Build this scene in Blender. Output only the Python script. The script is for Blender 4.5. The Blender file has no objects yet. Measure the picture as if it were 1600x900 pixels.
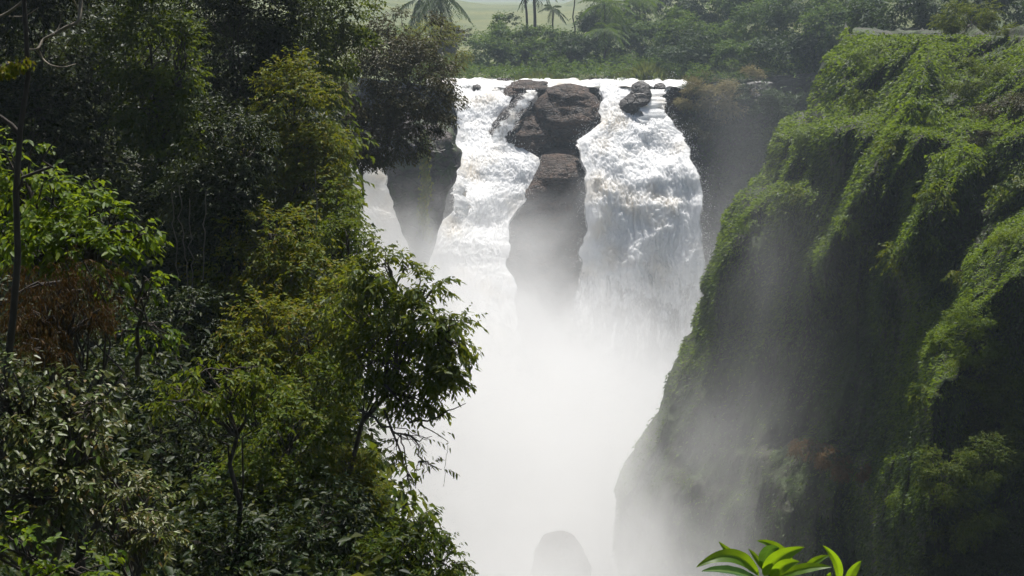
import bpy, bmesh, math, random
import numpy as np
R = math.radians
sc = bpy.context.scene
COL = sc.collection

# ------------------------------------------------------------ camera, sky, sun, exposure
PITCH = -13.5
HFOV = 45.0
SUN_EL, SUN_AZ = 65.0, 10.0
cam_d = bpy.data.cameras.new('camera')
cam_d.sensor_width = 36.0
cam_d.lens = 18.0 / math.tan(R(HFOV / 2))
cam_d.clip_start = 0.05
cam_d.clip_end = 20000.0
cam = bpy.data.objects.new('camera', cam_d)
COL.objects.link(cam)
cam.location = (0, 0, 0)
cam.rotation_euler = (R(90 + PITCH), 0, 0)
sc.camera = cam

world = bpy.data.worlds.new('World')
sc.world = world
world.use_nodes = True
wn = world.node_tree
bg = wn.nodes['Background']
sky = wn.nodes.new('ShaderNodeTexSky')
sky.sky_type = 'NISHITA'
sky.sun_disc = False
sky.sun_elevation = R(SUN_EL)
sky.sun_rotation = R(SUN_AZ)
sky.dust_density = 2.0
wn.links.new(sky.outputs[0], bg.inputs['Color'])
bg.inputs['Strength'].default_value = 0.05

sun_d = bpy.data.lights.new('sun', 'SUN')
sun_d.energy = 4.8
sun_d.angle = R(0.53)
sun_d.color = (1.0, 0.968, 0.92)
sun = bpy.data.objects.new('sun', sun_d)
COL.objects.link(sun)
sun.rotation_euler = (R(90 - SUN_EL), 0, R(180 - SUN_AZ))
sun.location = (60, 120, 150)

sc.view_settings.view_transform = 'Standard'
sc.view_settings.look = 'None'
sc.view_settings.gamma = 1.0
sc.view_settings.exposure = 0.55
sc.view_settings.use_curve_mapping = False
sc.render.engine = 'CYCLES'
cy = sc.cycles
cy.use_denoising = True
cy.use_adaptive_sampling = True
cy.adaptive_threshold = 0.03
cy.max_bounces = 10
cy.diffuse_bounces = 3
cy.glossy_bounces = 2
cy.transmission_bounces = 4
cy.transparent_max_bounces = 16
cy.volume_bounces = 8
cy.volume_step_rate = 0.35
cy.volume_max_steps = 128
cy.caustics_reflective = False
cy.caustics_refractive = False
cy.filter_width = 1.5

# ------------------------------------------------------------ numbers
F = 800.0 / math.tan(R(HFOV / 2))
CP, SP = math.cos(R(PITCH)), math.sin(R(PITCH))

def P(px, py, d):
    """point of the place seen at pixel (px, py) of the 1600x900 photo, d metres ahead"""
    px, py, d = np.broadcast_arrays(np.asarray(px, float), np.asarray(py, float), np.asarray(d, float))
    cx = (px - 800.0) / F
    cyy = (450.0 - py) / F
    dx = cx
    dy = CP - cyy * SP
    dz = SP + cyy * CP
    s = d / dy
    return np.stack([dx * s, d, dz * s], -1)

def hash3(ix, seed):
    n = ix[..., 0] * 12.9898 + ix[..., 1] * 78.233 + ix[..., 2] * 37.719 + seed * 17.13
    v = np.sin(n) * 43758.5453
    return v - np.floor(v)

def vnoise(p, seed=0):
    i = np.floor(p)
    f = p - i
    u = f * f * (3 - 2 * f)
    out = 0
    for dx in (0, 1):
        for dy in (0, 1):
            for dz in (0, 1):
                w = (u[..., 0] if dx else 1 - u[..., 0]) * (u[..., 1] if dy else 1 - u[..., 1]) * (u[..., 2] if dz else 1 - u[..., 2])
                out = out + w * hash3(i + np.array([dx, dy, dz]), seed)
    return out * 2 - 1

def fbm(p, octv=4, seed=0, gain=0.5):
    a, s, o = 1.0, 1.0, 0
    for k in range(octv):
        o = o + a * vnoise(p * s + k * 7.3, seed + k)
        a *= gain
        s *= 2.03
    return o

def ridged(p, octv=4, seed=0):
    a, s, o = 1.0, 1.0, 0
    for k in range(octv):
        o = o + a * (1 - np.abs(vnoise(p * s + k * 5.1, seed + k)) * 2)
        a *= 0.5
        s *= 2.1
    return o

def unit(v):
    return v / np.maximum(np.linalg.norm(v, axis=-1, keepdims=True), 1e-9)

def sstep(x, a, b):
    t = np.clip((x - a) / (b - a), 0, 1)
    return t * t * (3 - 2 * t)

# ------------------------------------------------------------ mesh helpers
def make_mesh(name, verts, faces, smooth=False, n=None):
    """faces: (N,3) or (N,4) int array, or a list of such arrays"""
    me = bpy.data.meshes.new(name)
    fl = faces if isinstance(faces, list) else [faces]
    fl = [np.asarray(f, np.int32) for f in fl if len(f)]
    verts = np.asarray(verts, np.float32)
    me.vertices.add(len(verts))
    me.vertices.foreach_set('co', verts.ravel())
    loops = np.concatenate([f.ravel() for f in fl])
    sizes = np.concatenate([np.full(len(f), f.shape[1], np.int32) for f in fl])
    starts = np.concatenate([[0], np.cumsum(sizes)[:-1]]).astype(np.int32)
    me.loops.add(len(loops))
    me.loops.foreach_set('vertex_index', loops.astype(np.int32))
    me.polygons.add(len(sizes))
    me.polygons.foreach_set('loop_start', starts)
    me.polygons.foreach_set('loop_total', sizes)
    if smooth:
        me.polygons.foreach_set('use_smooth', np.ones(len(sizes), bool))
    me.update(calc_edges=True)
    return me

def link(name, me, mat=None, parent=None, loc=None):
    o = bpy.data.objects.new(name, me)
    COL.objects.link(o)
    if mat is not None:
        me.materials.append(mat)
    if parent is not None:
        o.parent = parent
    if loc is not None:
        o.location = [float(v) for v in loc]
    return o

def tag(o, label=None, cat=None, group=None, kind=None):
    if label: o['label'] = label
    if cat: o['category'] = cat
    if group: o['group'] = group
    if kind: o['kind'] = kind
    return o

def thing(name, label, cat, loc, group=None):
    o = bpy.data.objects.new(name, None)
    COL.objects.link(o)
    o.empty_display_size = 0.3
    o.location = [float(v) for v in loc]
    return tag(o, label, cat, group)

class MB:
    def __init__(self):
        self.v, self.f3, self.f4, self.n = [], [], [], 0
    def add(self, v, f3=None, f4=None):
        v = np.asarray(v, float).reshape(-1, 3)
        self.v.append(v)
        if f3 is not None and len(f3): self.f3.append(np.asarray(f3) + self.n)
        if f4 is not None and len(f4): self.f4.append(np.asarray(f4) + self.n)
        self.n += len(v)
    def tube(self, pts, rad, seg=6):
        pts = np.asarray(pts, float)
        k = len(pts)
        rad = np.broadcast_to(np.asarray(rad, float), (k,))
        tan = unit(np.gradient(pts, axis=0))
        ref = np.array([0.31, 0.17, 0.93]) if abs(tan[0][2]) < 0.9 else np.array([0.95, 0.2, 0.1])
        n = unit(np.cross(tan, ref))
        b = np.cross(tan, n)
        a = np.linspace(0, 2 * np.pi, seg, endpoint=False)
        ring = pts[:, None] + rad[:, None, None] * (np.cos(a)[None, :, None] * n[:, None] + np.sin(a)[None, :, None] * b[:, None])
        i = np.arange(k - 1)[:, None] * seg
        j = np.arange(seg)[None]
        j2 = (j + 1) % seg
        q = np.stack([i + j, i + j2, i + seg + j2, i + seg + j], -1).reshape(-1, 4)
        self.add(ring.reshape(-1, 3), None, q)
    def mesh(self, name, origin=(0, 0, 0), smooth=True):
        fl = []
        if self.f3: fl.append(np.concatenate(self.f3))
        if self.f4: fl.append(np.concatenate(self.f4))
        return make_mesh(name, np.concatenate(self.v) - np.asarray(origin), fl, smooth)

def grid_faces(nr, ncol, wrap=False):
    i = np.arange(nr - 1)[:, None]
    j = np.arange(ncol if wrap else ncol - 1)[None]
    j2 = (j + 1) % ncol
    return np.stack([i * ncol + j, i * ncol + j2, (i + 1) * ncol + j2, (i + 1) * ncol + j], -1).reshape(-1, 4)

# ------------------------------------------------------------ materials
class NT:
    def __init__(self, name):
        self.m = bpy.data.materials.new(name)
        self.m.use_nodes = True
        self.t = self.m.node_tree
        self.t.nodes.clear()
        self.out = self.n('ShaderNodeOutputMaterial')
    def n(self, typ, **kw):
        nd = self.t.nodes.new(typ)
        for k, v in kw.items():
            if hasattr(nd, k) and k not in nd.inputs:
                setattr(nd, k, v)
            else:
                nd.inputs[k].default_value = v
        return nd
    def l(self, a, b):
        self.t.links.new(a, b)
    def noise(self, scale, detail=4, rough=0.55, vec=None, dist=0.0, mul=None):
        nd = self.n('ShaderNodeTexNoise', Scale=scale, Detail=detail, Roughness=rough, Distortion=dist)
        if vec is None:
            tc = self.n('ShaderNodeTexCoord')
            vec = tc.outputs['Object']
        if mul is not None:
            mp = self.n('ShaderNodeMapping')
            mp.inputs['Scale'].default_value = mul
            self.l(vec, mp.inputs['Vector'])
            vec = mp.outputs[0]
        self.l(vec, nd.inputs['Vector'])
        return nd.outputs[0]
    def ramp(self, fac, stops):
        nd = self.n('ShaderNodeValToRGB')
        cr = nd.color_ramp
        while len(cr.elements) < len(stops): cr.elements.new(0.5)
        for e, (p, c) in zip(cr.elements, stops):
            e.position = p
            e.color = (*c, 1) if len(c) == 3 else c
        self.l(fac, nd.inputs[0])
        return nd.outputs[0]
    def mix(self, fac, a, b, blend='MIX'):
        nd = self.n('ShaderNodeMix', data_type='RGBA', blend_type=blend)
        for s, i in ((fac, 0), (a, 6), (b, 7)):
            if hasattr(s, 'is_output'): self.l(s, nd.inputs[i])
            elif isinstance(s, (int, float)): nd.inputs[i].default_value = s
            else: nd.inputs[i].default_value = (*s, 1)
        return nd.outputs[2]
    def math(self, op, a, b=0.0, clamp=False):
        nd = self.n('ShaderNodeMath', operation=op, use_clamp=clamp)
        for s, i in ((a, 0), (b, 1)):
            if hasattr(s, 'is_output'): self.l(s, nd.inputs[i])
            else: nd.inputs[i].default_value = s
        return nd.outputs[0]
    def maprange(self, v, a, b, c=0.0, d=1.0, smooth=True):
        nd = self.n('ShaderNodeMapRange', interpolation_type='SMOOTHSTEP' if smooth else 'LINEAR', clamp=True)
        self.l(v, nd.inputs[0])
        for i, x in zip((1, 2, 3, 4), (a, b, c, d)): nd.inputs[i].default_value = x
        return nd.outputs[0]
    def bump(self, h, strength=0.5, dist=0.1):
        nd = self.n('ShaderNodeBump', Strength=strength, Distance=dist)
        self.l(h, nd.inputs['Height'])
        return nd.outputs[0]

def sat(c, k=1.35):
    l = .3 * c[0] + .6 * c[1] + .1 * c[2]
    return tuple(max(.002, l + (v - l) * k) for v in c)

def leaf_mat(name, cols, trans=0.35, rough=0.38, tcol=(0.16, 0.24, 0.02), spec=0.2, patch=0.6):
    t = NT(name)
    g = t.n('ShaderNodeNewGeometry')
    stops = [(i / max(1, len(cols) - 1), sat(c)) for i, c in enumerate(cols)]
    c = t.ramp(g.outputs['Random Per Island'], stops)
    oi = t.n('ShaderNodeObjectInfo')
    hs = t.n('ShaderNodeHueSaturation')
    t.l(c, hs.inputs['Color'])
    t.l(t.maprange(oi.outputs['Random'], 0, 1, 0.8, 1.2, False), hs.inputs['Value'])
    t.l(t.maprange(oi.outputs['Random'], 0, 1, 0.515, 0.485, False), hs.inputs['Hue'])
    p = t.n('ShaderNodeBsdfPrincipled', Roughness=rough + .1)
    p.inputs['Specular IOR Level'].default_value = spec * .8
    t.l(hs.outputs[0], p.inputs['Base Color'])
    tr = t.n('ShaderNodeBsdfTranslucent')
    tc = t.mix(0.6, hs.outputs[0], tcol)
    t.l(tc, tr.inputs['Color'])
    mx = t.n('ShaderNodeMixShader')
    mx.inputs[0].default_value = trans
    t.l(p.outputs[0], mx.inputs[1])
    t.l(tr.outputs[0], mx.inputs[2])
    t.l(mx.outputs[0], t.out.inputs['Surface'])
    return t.m

M = {}
M['leaf_dark'] = leaf_mat('leaf_dark', [(.006, .013, .004), (.012, .022, .005), (.020, .031, .007), (.040, .045, .010)], 0.24, 0.38, (.08, .10, .010))  # dark green lowered further, shade of the hollows put into the leaf colour
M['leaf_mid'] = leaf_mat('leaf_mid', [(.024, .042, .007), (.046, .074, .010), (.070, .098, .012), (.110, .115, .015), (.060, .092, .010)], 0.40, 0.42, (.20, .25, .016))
M['leaf_yellow'] = leaf_mat('leaf_yellow', [(.036, .058, .008), (.066, .098, .012), (.100, .125, .015), (.15, .120, .016)], 0.42, 0.42, (.28, .28, .018))  # yellow green raised, sunlight on the crowns put into the leaf colour
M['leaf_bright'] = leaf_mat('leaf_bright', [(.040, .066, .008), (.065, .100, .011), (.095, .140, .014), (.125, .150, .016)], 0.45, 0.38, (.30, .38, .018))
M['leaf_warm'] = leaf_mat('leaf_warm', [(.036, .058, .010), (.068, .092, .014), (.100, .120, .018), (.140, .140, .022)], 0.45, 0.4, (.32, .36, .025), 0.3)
M['leaf_grey'] = leaf_mat('leaf_grey', [(.034, .046, .012), (.056, .066, .020), (.080, .080, .030), (.066, .098, .014), (.10, .066, .024)], 0.2, 0.36, (.12, .14, .03), 0.45)
M['leaf_brown'] = leaf_mat('leaf_brown', [(.022, .026, .010), (.034, .036, .014), (.046, .040, .018), (.030, .044, .012), (.07, .055, .022)], 0.2, 0.36, (.12, .10, .02))
M['leaf_dry'] = leaf_mat('leaf_dry', [(.20, .19, .11), (.26, .23, .13), (.17, .17, .08)], 0.25, 0.6, (.2, .14, .05), 0.2)
M['leaf_red'] = leaf_mat('leaf_red', [(.05, .024, .012), (.07, .036, .014), (.05, .040, .014), (.03, .022, .012)], 0.25, 0.55, (.13, .065, .015), 0.2)
M['leaf_rust'] = leaf_mat('leaf_rust', [(.12, .075, .045), (.17, .105, .06), (.10, .075, .04)], 0.3, 0.6, (.2, .13, .06), 0.2)
M['leaf_far'] = leaf_mat('leaf_far', [(.022, .050, .012), (.040, .080, .015), (.062, .112, .018), (.105, .130, .022)], 0.36, 0.45, (.17, .25, .025))
M['leaf_fardark'] = leaf_mat('leaf_fardark', [(.014, .030, .010), (.024, .046, .014), (.038, .064, .018)], 0.26, 0.42, (.10, .15, .02))
M['reed'] = leaf_mat('reed', [(.07, .10, .03), (.10, .13, .04), (.13, .14, .05)], 0.35, 0.5, (.2, .22, .05), 0.3)
M['moss_leaf'] = leaf_mat('moss_leaf', [(.045, .078, .010), (.068, .110, .012), (.095, .140, .015), (.115, .140, .018)], 0.42, 0.45, (.26, .36, .015), 0.4)
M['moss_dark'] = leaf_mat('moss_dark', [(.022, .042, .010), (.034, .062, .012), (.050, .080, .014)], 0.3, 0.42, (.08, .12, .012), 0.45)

def bark(name, c1, c2, scale=6):
    t = NT(name)
    n = t.noise(scale, 5, 0.6, mul=(1, 1, 0.3))
    p = t.n('ShaderNodeBsdfPrincipled', Roughness=0.85)
    t.l(t.ramp(n, [(0.3, c1), (0.7, c2)]), p.inputs['Base Color'])
    t.l(t.bump(n, 0.7, 0.05), p.inputs['Normal'])
    t.l(p.outputs[0], t.out.inputs['Surface'])
    return t.m
M['bark'] = bark('bark', (.03, .022, .015), (.09, .07, .05))
M['bark_dark'] = bark('bark_dark', (.02, .015, .010), (.05, .038, .026))
M['bark_pale'] = bark('bark_pale', (.09, .075, .055), (.2, .17, .12))

def rock_mat(name, cols, scale=0.35, wet=0.45, moss=0.0, bump=0.9, bdist=0.6, strata=(1, 1, 1.6), crk=0.35):
    t = NT(name)
    big = t.noise(scale, 6, 0.62, mul=strata, dist=0.6)
    fine = t.noise(scale * 7, 6, 0.65, mul=strata)
    c = t.ramp(big, [(0.28, cols[0]), (0.5, cols[1]), (0.72, cols[2])])
    c = t.mix(t.maprange(fine, 0.42, 0.7, 0, 0.65), c, cols[0])
    if moss:
        mn = t.noise(scale * 1.3, 5, 0.65, dist=0.4)
        c = t.mix(t.maprange(mn, 0.62 - moss * 0.3, 0.75 - moss * 0.3), c, (.035, .055, .010))
    p = t.n('ShaderNodeBsdfPrincipled')
    t.l(c, p.inputs['Base Color'])
    t.l(t.maprange(fine, 0.3, 0.7, wet, min(1, wet + 0.35)), p.inputs['Roughness'])
    vo = t.n('ShaderNodeTexVoronoi', feature='DISTANCE_TO_EDGE', Scale=scale * 1.5)
    tc = t.n('ShaderNodeTexCoord')
    mp = t.n('ShaderNodeMapping'); mp.inputs['Scale'].default_value = (1, 1, 1.9)
    t.l(tc.outputs['Object'], mp.inputs['Vector'])
    wv = t.n('ShaderNodeVectorMath', operation='ADD')
    ns = t.n('ShaderNodeTexNoise', Scale=scale * 2.5, Detail=3.0)
    t.l(tc.outputs['Object'], ns.inputs['Vector'])
    sc3 = t.n('ShaderNodeVectorMath', operation='SCALE'); sc3.inputs['Scale'].default_value = 1.4
    t.l(ns.outputs[1], sc3.inputs[0])
    t.l(mp.outputs[0], wv.inputs[0]); t.l(sc3.outputs[0], wv.inputs[1])
    t.l(wv.outputs[0], vo.inputs['Vector'])
    crack = t.maprange(vo.outputs[0], 0.0, 0.10)
    h = t.math('ADD', t.math('ADD', big, t.math('MULTIPLY', fine, 0.4)), t.math('MULTIPLY', crack, crk))
    t.l(t.bump(h, bump, bdist), p.inputs['Normal'])
    t.l(p.outputs[0], t.out.inputs['Surface'])
    return t.m
M['rock'] = rock_mat('rock', [(.010, .006, .004), (.055, .028, .013), (.135, .066, .030)], 0.45, 0.55, bump=1.0, bdist=.7)
M['rock_wet'] = rock_mat('rock_wet', [(.010, .008, .006), (.026, .018, .014), (.055, .036, .026)], 0.3, 0.4)
M['rock_moss'] = rock_mat('rock_moss', [(.018, .014, .012), (.045, .033, .026), (.09, .062, .048)], 0.25, 0.5, 0.5)
M['headwall'] = rock_mat('headwall', [(.009, .008, .008), (.022, .019, .018), (.042, .034, .030)], 0.12, 0.45, 0.2, 1.0, 1.0)
M['cliff'] = rock_mat('cliff', [(.012, .012, .008), (.030, .032, .014), (.050, .046, .022)], 0.25, 0.7, 0.55, 0.9, 0.6, (1, 1, 0.45), 0.0)
M['soil'] = rock_mat('soil', [(.010, .012, .006), (.022, .024, .010), (.036, .030, .016)], 0.5, 0.85, 0.5, 0.8, 0.3)
M['bank_soil'] = rock_mat('bank_soil', [(.03, .035, .015), (.05, .055, .022), (.12, .085, .06)], 0.15, 0.85, 0.5, 0.8, 0.3)

def field_mat():
    t = NT('grass_field')
    a = t.noise(0.05, 5, 0.6)
    b = t.noise(0.7, 4, 0.6)
    c = t.ramp(a, [(0.3, (.06, .085, .025)), (0.6, (.13, .14, .045)), (0.8, (.17, .16, .06))])
    c = t.mix(t.maprange(b, 0.4, 0.7, 0, 0.5), c, (.05, .07, .02))
    p = t.n('ShaderNodeBsdfPrincipled', Roughness=0.9)
    t.l(c, p.inputs['Base Color'])
    t.l(t.bump(b, 0.6, 0.6), p.inputs['Normal'])
    t.l(p.outputs[0], t.out.inputs['Surface'])
    return t.m
M['field'] = field_mat()

def foam_mat(name, alpha_lo=0.30, alpha_hi=0.45, streak=(0.5, 0.5, 0.12), holes=1.0, tan=0.6):
    """white water: thick foam with tan silt; 'cover' attribute thins it out at its edges into strands"""
    t = NT(name)
    tc = t.n('ShaderNodeTexCoord')
    a = t.noise(0.22, 6, 0.62, dist=0.8)
    b = t.noise(1.6, 6, 0.68, mul=streak, dist=0.3)
    s = t.noise(0.16, 3, 0.5)
    c = t.mix(t.maprange(s, 0.46, 0.72, 0, tan), (.90, .90, .89), (.74, .65, .52))
    at = t.n('ShaderNodeAttribute', attribute_name='cover')
    dif = t.n('ShaderNodeBsdfPrincipled', Roughness=0.55)
    dif.inputs['Specular IOR Level'].default_value = 0.2
    dif.inputs['Subsurface Weight'].default_value = 0.85
    dif.inputs['Subsurface Radius'].default_value = (1.0, 1.0, 1.0)
    dif.inputs['Subsurface Scale'].default_value = 1.6
    t.l(c, dif.inputs['Base Color'])
    g = t.noise(4.5, 4, 0.7)
    h = t.math('ADD', t.math('MULTIPLY', b, .6), t.math('MULTIPLY', g, 0.4))
    nb = t.bump(h, 0.55, 0.35)
    t.l(nb, dif.inputs['Normal'])
    tr = t.n('ShaderNodeBsdfTranslucent')
    t.l(c, tr.inputs['Color'])
    mx = t.n('ShaderNodeMixShader')
    mx.inputs[0].default_value = 0.06
    t.l(dif.outputs[0], mx.inputs[1]); t.l(tr.outputs[0], mx.inputs[2])
    tp = t.n('ShaderNodeBsdfTransparent')
    k = t.math('ADD', t.math('MULTIPLY', b, 0.75), t.math('MULTIPLY', a, 0.25))
    thr = t.math('SUBTRACT', t.math('MULTIPLY', at.outputs['Fac'], 1.0), t.math('MULTIPLY', k, holes))
    al = t.maprange(thr, 0.0, 0.25)
    m2 = t.n('ShaderNodeMixShader')
    t.l(al, m2.inputs[0]); t.l(tp.outputs[0], m2.inputs[1]); t.l(mx.outputs[0], m2.inputs[2])
    t.l(m2.outputs[0], t.out.inputs['Surface'])
    return t.m
M['foam'] = foam_mat('white_water')

def drop_mat():
    t = NT('spray_drops')
    p = t.n('ShaderNodeBsdfPrincipled', Roughness=0.4)
    p.inputs['Base Color'].default_value = (.85, .85, .85, 1)
    tr = t.n('ShaderNodeBsdfTranslucent')
    tr.inputs['Color'].default_value = (.9, .9, .9, 1)
    mx = t.n('ShaderNodeMixShader')
    mx.inputs[0].default_value = 0.5
    t.l(p.outputs[0], mx.inputs[1]); t.l(tr.outputs[0], mx.inputs[2])
    t.l(mx.outputs[0], t.out.inputs['Surface'])
    return t.m
M['drops'] = drop_mat()

def hill_mat():
    t = NT('far_hill')
    a = t.noise(0.004, 6, 0.6)
    p = t.n('ShaderNodeBsdfPrincipled', Roughness=0.95)
    t.l(t.ramp(a, [(0.35, (.04, .06, .03)), (0.65, (.09, .10, .05))]), p.inputs['Base Color'])
    t.l(p.outputs[0], t.out.inputs['Surface'])
    return t.m
M['hill'] = hill_mat()

# ------------------------------------------------------------ terrain
XE = ([0, 5, 8, 15, 20, 25, 40, 60, 100, 150, 200, 240], [5, 4.5, -1.6, -1.8, -2.0, -3.4, -6.4, -9.6, -15, -22, -26, -28])
ZI = ([-20, 0, 3.2, 5, 8, 12, 20, 28, 40, 60, 100, 150, 200, 240], [-1.8, -1.75, -1.85, -4.2, -7.6, -9.5, -11, -9.5, -7.0, -4.5, -5, -8.5, -13.5, -13])
def left_z(x, y):
    x = np.asarray(x, float); y = np.asarray(y, float)
    xe = np.interp(y, *XE) + 0.5 * fbm(np.stack([y * 0.15, y * 0, y * 0 + 3], -1), 2, 5)
    zi = np.interp(y, *ZI)
    ins = np.maximum(xe - x, 0)
    z = zi + 0.28 * np.minimum(ins, 30) * sstep(y, 3, 14) + 0.5 * fbm(np.stack([x * .25, y * .25, x * 0], -1), 3, 2) * sstep(y, 4, 12)
    out = np.maximum(x - xe, 0)
    z = z - 2.9 * out
    return np.maximum(z, -80)

ys = np.concatenate([np.linspace(-25, 3, 15), np.linspace(3.3, 60, 110), np.linspace(61, 205, 90)])
us = np.concatenate([np.linspace(-1, -.02, 60), np.linspace(0, 1, 50)])
xe = np.interp(ys, *XE)
X = np.where(us[None] < 0, xe[:, None] + us[None] * (45 + 0.25 * np.abs(ys[:, None])), xe[:, None] - 2.5 * us[None])
Y = np.broadcast_to(ys[:, None], X.shape)
Z = left_z(np.minimum(X, xe[:, None]), Y) - np.maximum(us, 0)[None] ** 1.3 * 68
X = X + 0.7 * fbm(np.stack([X * 0, Y * .3, Z * .3], -1), 3, 19) * sstep(us, -.05, .1)[None]
o = link('hillside', make_mesh('hillside', np.stack([X, Y, Z], -1).reshape(-1, 3), grid_faces(*X.shape), True), M['soil'])
HS = np.stack([X, Y, Z], -1)
tag(o, 'steep overgrown left bank of the gorge under the jungle trees', 'hillside', kind='structure')

# gorge floor and headwall behind the falls
gx, gy = np.meshgrid(np.linspace(-60, 90, 40), np.linspace(15, 215, 60))
o = link('ground', make_mesh('ground', np.stack([gx, gy, -78 + 2 * fbm(np.stack([gx * .05, gy * .05, gx * 0], -1), 3, 9)], -1).reshape(-1, 3), grid_faces(*gx.shape), True), M['rock_wet'])
tag(o, 'dark rocky floor of the gorge under the mist', 'ground', kind='structure')

LIP = float(P(0, 130, 200)[2])
nr, nc = 130, 240
pyv = np.linspace(0, 1, nr)[:, None]
xx = np.linspace(-45, 110, nc)[None]
zz = LIP - 0.6 - pyv * 68 + 0 * xx
yy = 203 - 22 * pyv + 0 * xx
xx = xx + 0 * pyv
rise = np.where(xx > 27, 0.10 * (xx - 27), 0) * (1 - pyv)
yy = yy - 0.30 * np.maximum(xx - 27, 0) * (0.3 + 0.7 * pyv)
q = np.stack([xx * .11, zz * .07, yy * .03], -1)
yy = yy - 4.2 * fbm(q, 5, 31) * sstep(pyv, 0, 0.08) - 1.8 * np.maximum(0, ridged(q * np.array([1, 2.2, 1]) * 1.6, 3, 12) - 0.4) * sstep(pyv, 0, 0.1)
inf = sstep(xx, -13, -9) * (1 - sstep(xx, 25.5, 28.5)) * (1 - sstep(pyv, 0, .35))
zz = zz - 1.5 * inf; yy = yy + 4.0 * inf
o = link('rock_face', make_mesh('rock_face', np.stack([xx, yy, zz + rise], -1).reshape(-1, 3), grid_faces(nr, nc), True), M['headwall'])
tag(o, 'dark wet rock wall behind the falling water', 'rock face', kind='structure')

def plat_z(x, y):
    x = np.asarray(x, float); y = np.asarray(y, float)
    z = LIP - 0.75 + 0 * x
    bank = sstep(y, 206.5, 214)
    z = z + 1.1 * bank + 0.035 * np.clip(y - 224, 0, 196)
    z = z + 0.10 * np.clip(x - 27, 0, 60) + 0.30 * np.clip(x - 27, 0, 70) * sstep(y, 226, 262)
    z = z + 0.12 * np.maximum(-12 - x, 0)
    z = z + (0.5 * fbm(np.stack([x * .1, y * .1, x * 0], -1), 3, 4)) * bank
    return z
gx, gy = np.meshgrid(np.concatenate([np.linspace(-300, -45, 30), np.linspace(-44, 110, 110), np.linspace(114, 400, 30)]),
                     np.concatenate([np.linspace(202.5, 260, 60), np.linspace(262, 700, 50)]))
o = link('field', make_mesh('field', np.stack([gx, gy, plat_z(gx, gy)], -1).reshape(-1, 3), grid_faces(*gx.shape), True), M['field'])
tag(o, 'pale green grassy plain above the falls', 'field', kind='structure')

# distant hills
hx = np.linspace(-2600, 2600, 160)[None]
hv = np.linspace(0, 1, 24)[:, None]
top = 14 + 26 * fbm(np.stack([hx * .0016, hx * 0, hx * 0 + 2], -1), 4, 8) + 0 * hv
hz = -20 + (top + 20) * np.sin(hv * np.pi)
hyy = 1500 + 900 * hv + 0 * hx
o = link('hills', make_mesh('hills', np.stack([hx + 0 * hv, hyy, hz], -1).reshape(-1, 3), grid_faces(24, 160), True), M['hill'])
tag(o, 'far blue hills fading into the haze', 'hills', kind='structure')
gx, gy = np.meshgrid(np.linspace(-3500, 3500, 20), np.linspace(-200, 3200, 20))
o = link('terrain', make_mesh('terrain', np.stack([gx, gy, -82 + 0 * gx], -1).reshape(-1, 3), grid_faces(*gx.shape), True), M['hill'])
tag(o, 'low country reaching to the horizon', 'terrain', kind='structure')
gx, gy = np.meshgrid(np.linspace(-3000, 3000, 40), np.linspace(690, 1700, 20))
o = link('land', make_mesh('land', np.stack([gx, gy, -8.0 - 0.005 * (gy - 690)], -1).reshape(-1, 3), grid_faces(*gx.shape), True), M['field'])
tag(o, 'flat plain between the grassy field and the hills', 'land', kind='structure')

# ------------------------------------------------------------ right cliff
EDGE_PY = [30, 60, 75, 100, 130, 160, 190, 198, 205, 215, 245, 280, 292, 303, 330, 370, 405, 440, 475, 510, 550, 590, 640, 700, 750, 800, 850, 900, 1100]
EDGE_PX = [1362, 1345, 1333, 1312, 1300, 1292, 1287, 1262, 1240, 1230, 1226, 1216, 1204, 1188, 1165, 1142, 1128, 1112, 1104, 1101, 1084, 1068, 1042, 1020, 990, 966, 966, 974, 985]
RIDGES = [  # (polyline of (px, py)), metres of bulge, soft above, long below
    ([(1300, 75), (1345, 66), (1450, 62), (1600, 48), (1800, 40)], 7.0, 26, 200),
    ([(1225, 215), (1245, 205), (1290, 196), (1340, 190)], 4.0, 14, 150),
    ([(1130, 400), (1180, 320), (1215, 300), (1260, 300)], 3.2, 22, 130),
    ([(1290, 400), (1330, 320), (1365, 265), (1400, 205), (1430, 150), (1450, 90)], 7.0, 35, 70),
    ([(1340, 450), (1345, 370), (1375, 320), (1400, 270), (1440, 215)], 4.2, 24, 60),
    ([(1375, 450), (1400, 395), (1440, 335), (1470, 275), (1500, 235)], 6.3, 35, 80),
    ([(1470, 330), (1500, 270), (1560, 225), (1640, 200)], 4.2, 30, 80),
    ([(1520, 410), (1560, 370), (1620, 345), (1700, 330)], 5.6, 27, 100),
    ([(1440, 560), (1475, 525), (1530, 480), (1580, 440), (1660, 420)], 6.3, 35, 110),
    ([(1470, 620), (1500, 580), (1560, 530), (1640, 510)], 4.2, 32, 120),
    ([(1200, 712), (1240, 697), (1300, 700), (1340, 716), (1400, 722), (1450, 700)], 2.2, 9, 230),
    ([(1370, 760), (1400, 700), (1440, 640), (1480, 600)], 2.5, 24, 120),
    ([(1400, 800), (1440, 770), (1500, 760), (1600, 700)], 3.0, 26, 140),
    ([(1030, 640), (1080, 600), (1110, 590)], .7, 20, 150),
]
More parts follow.
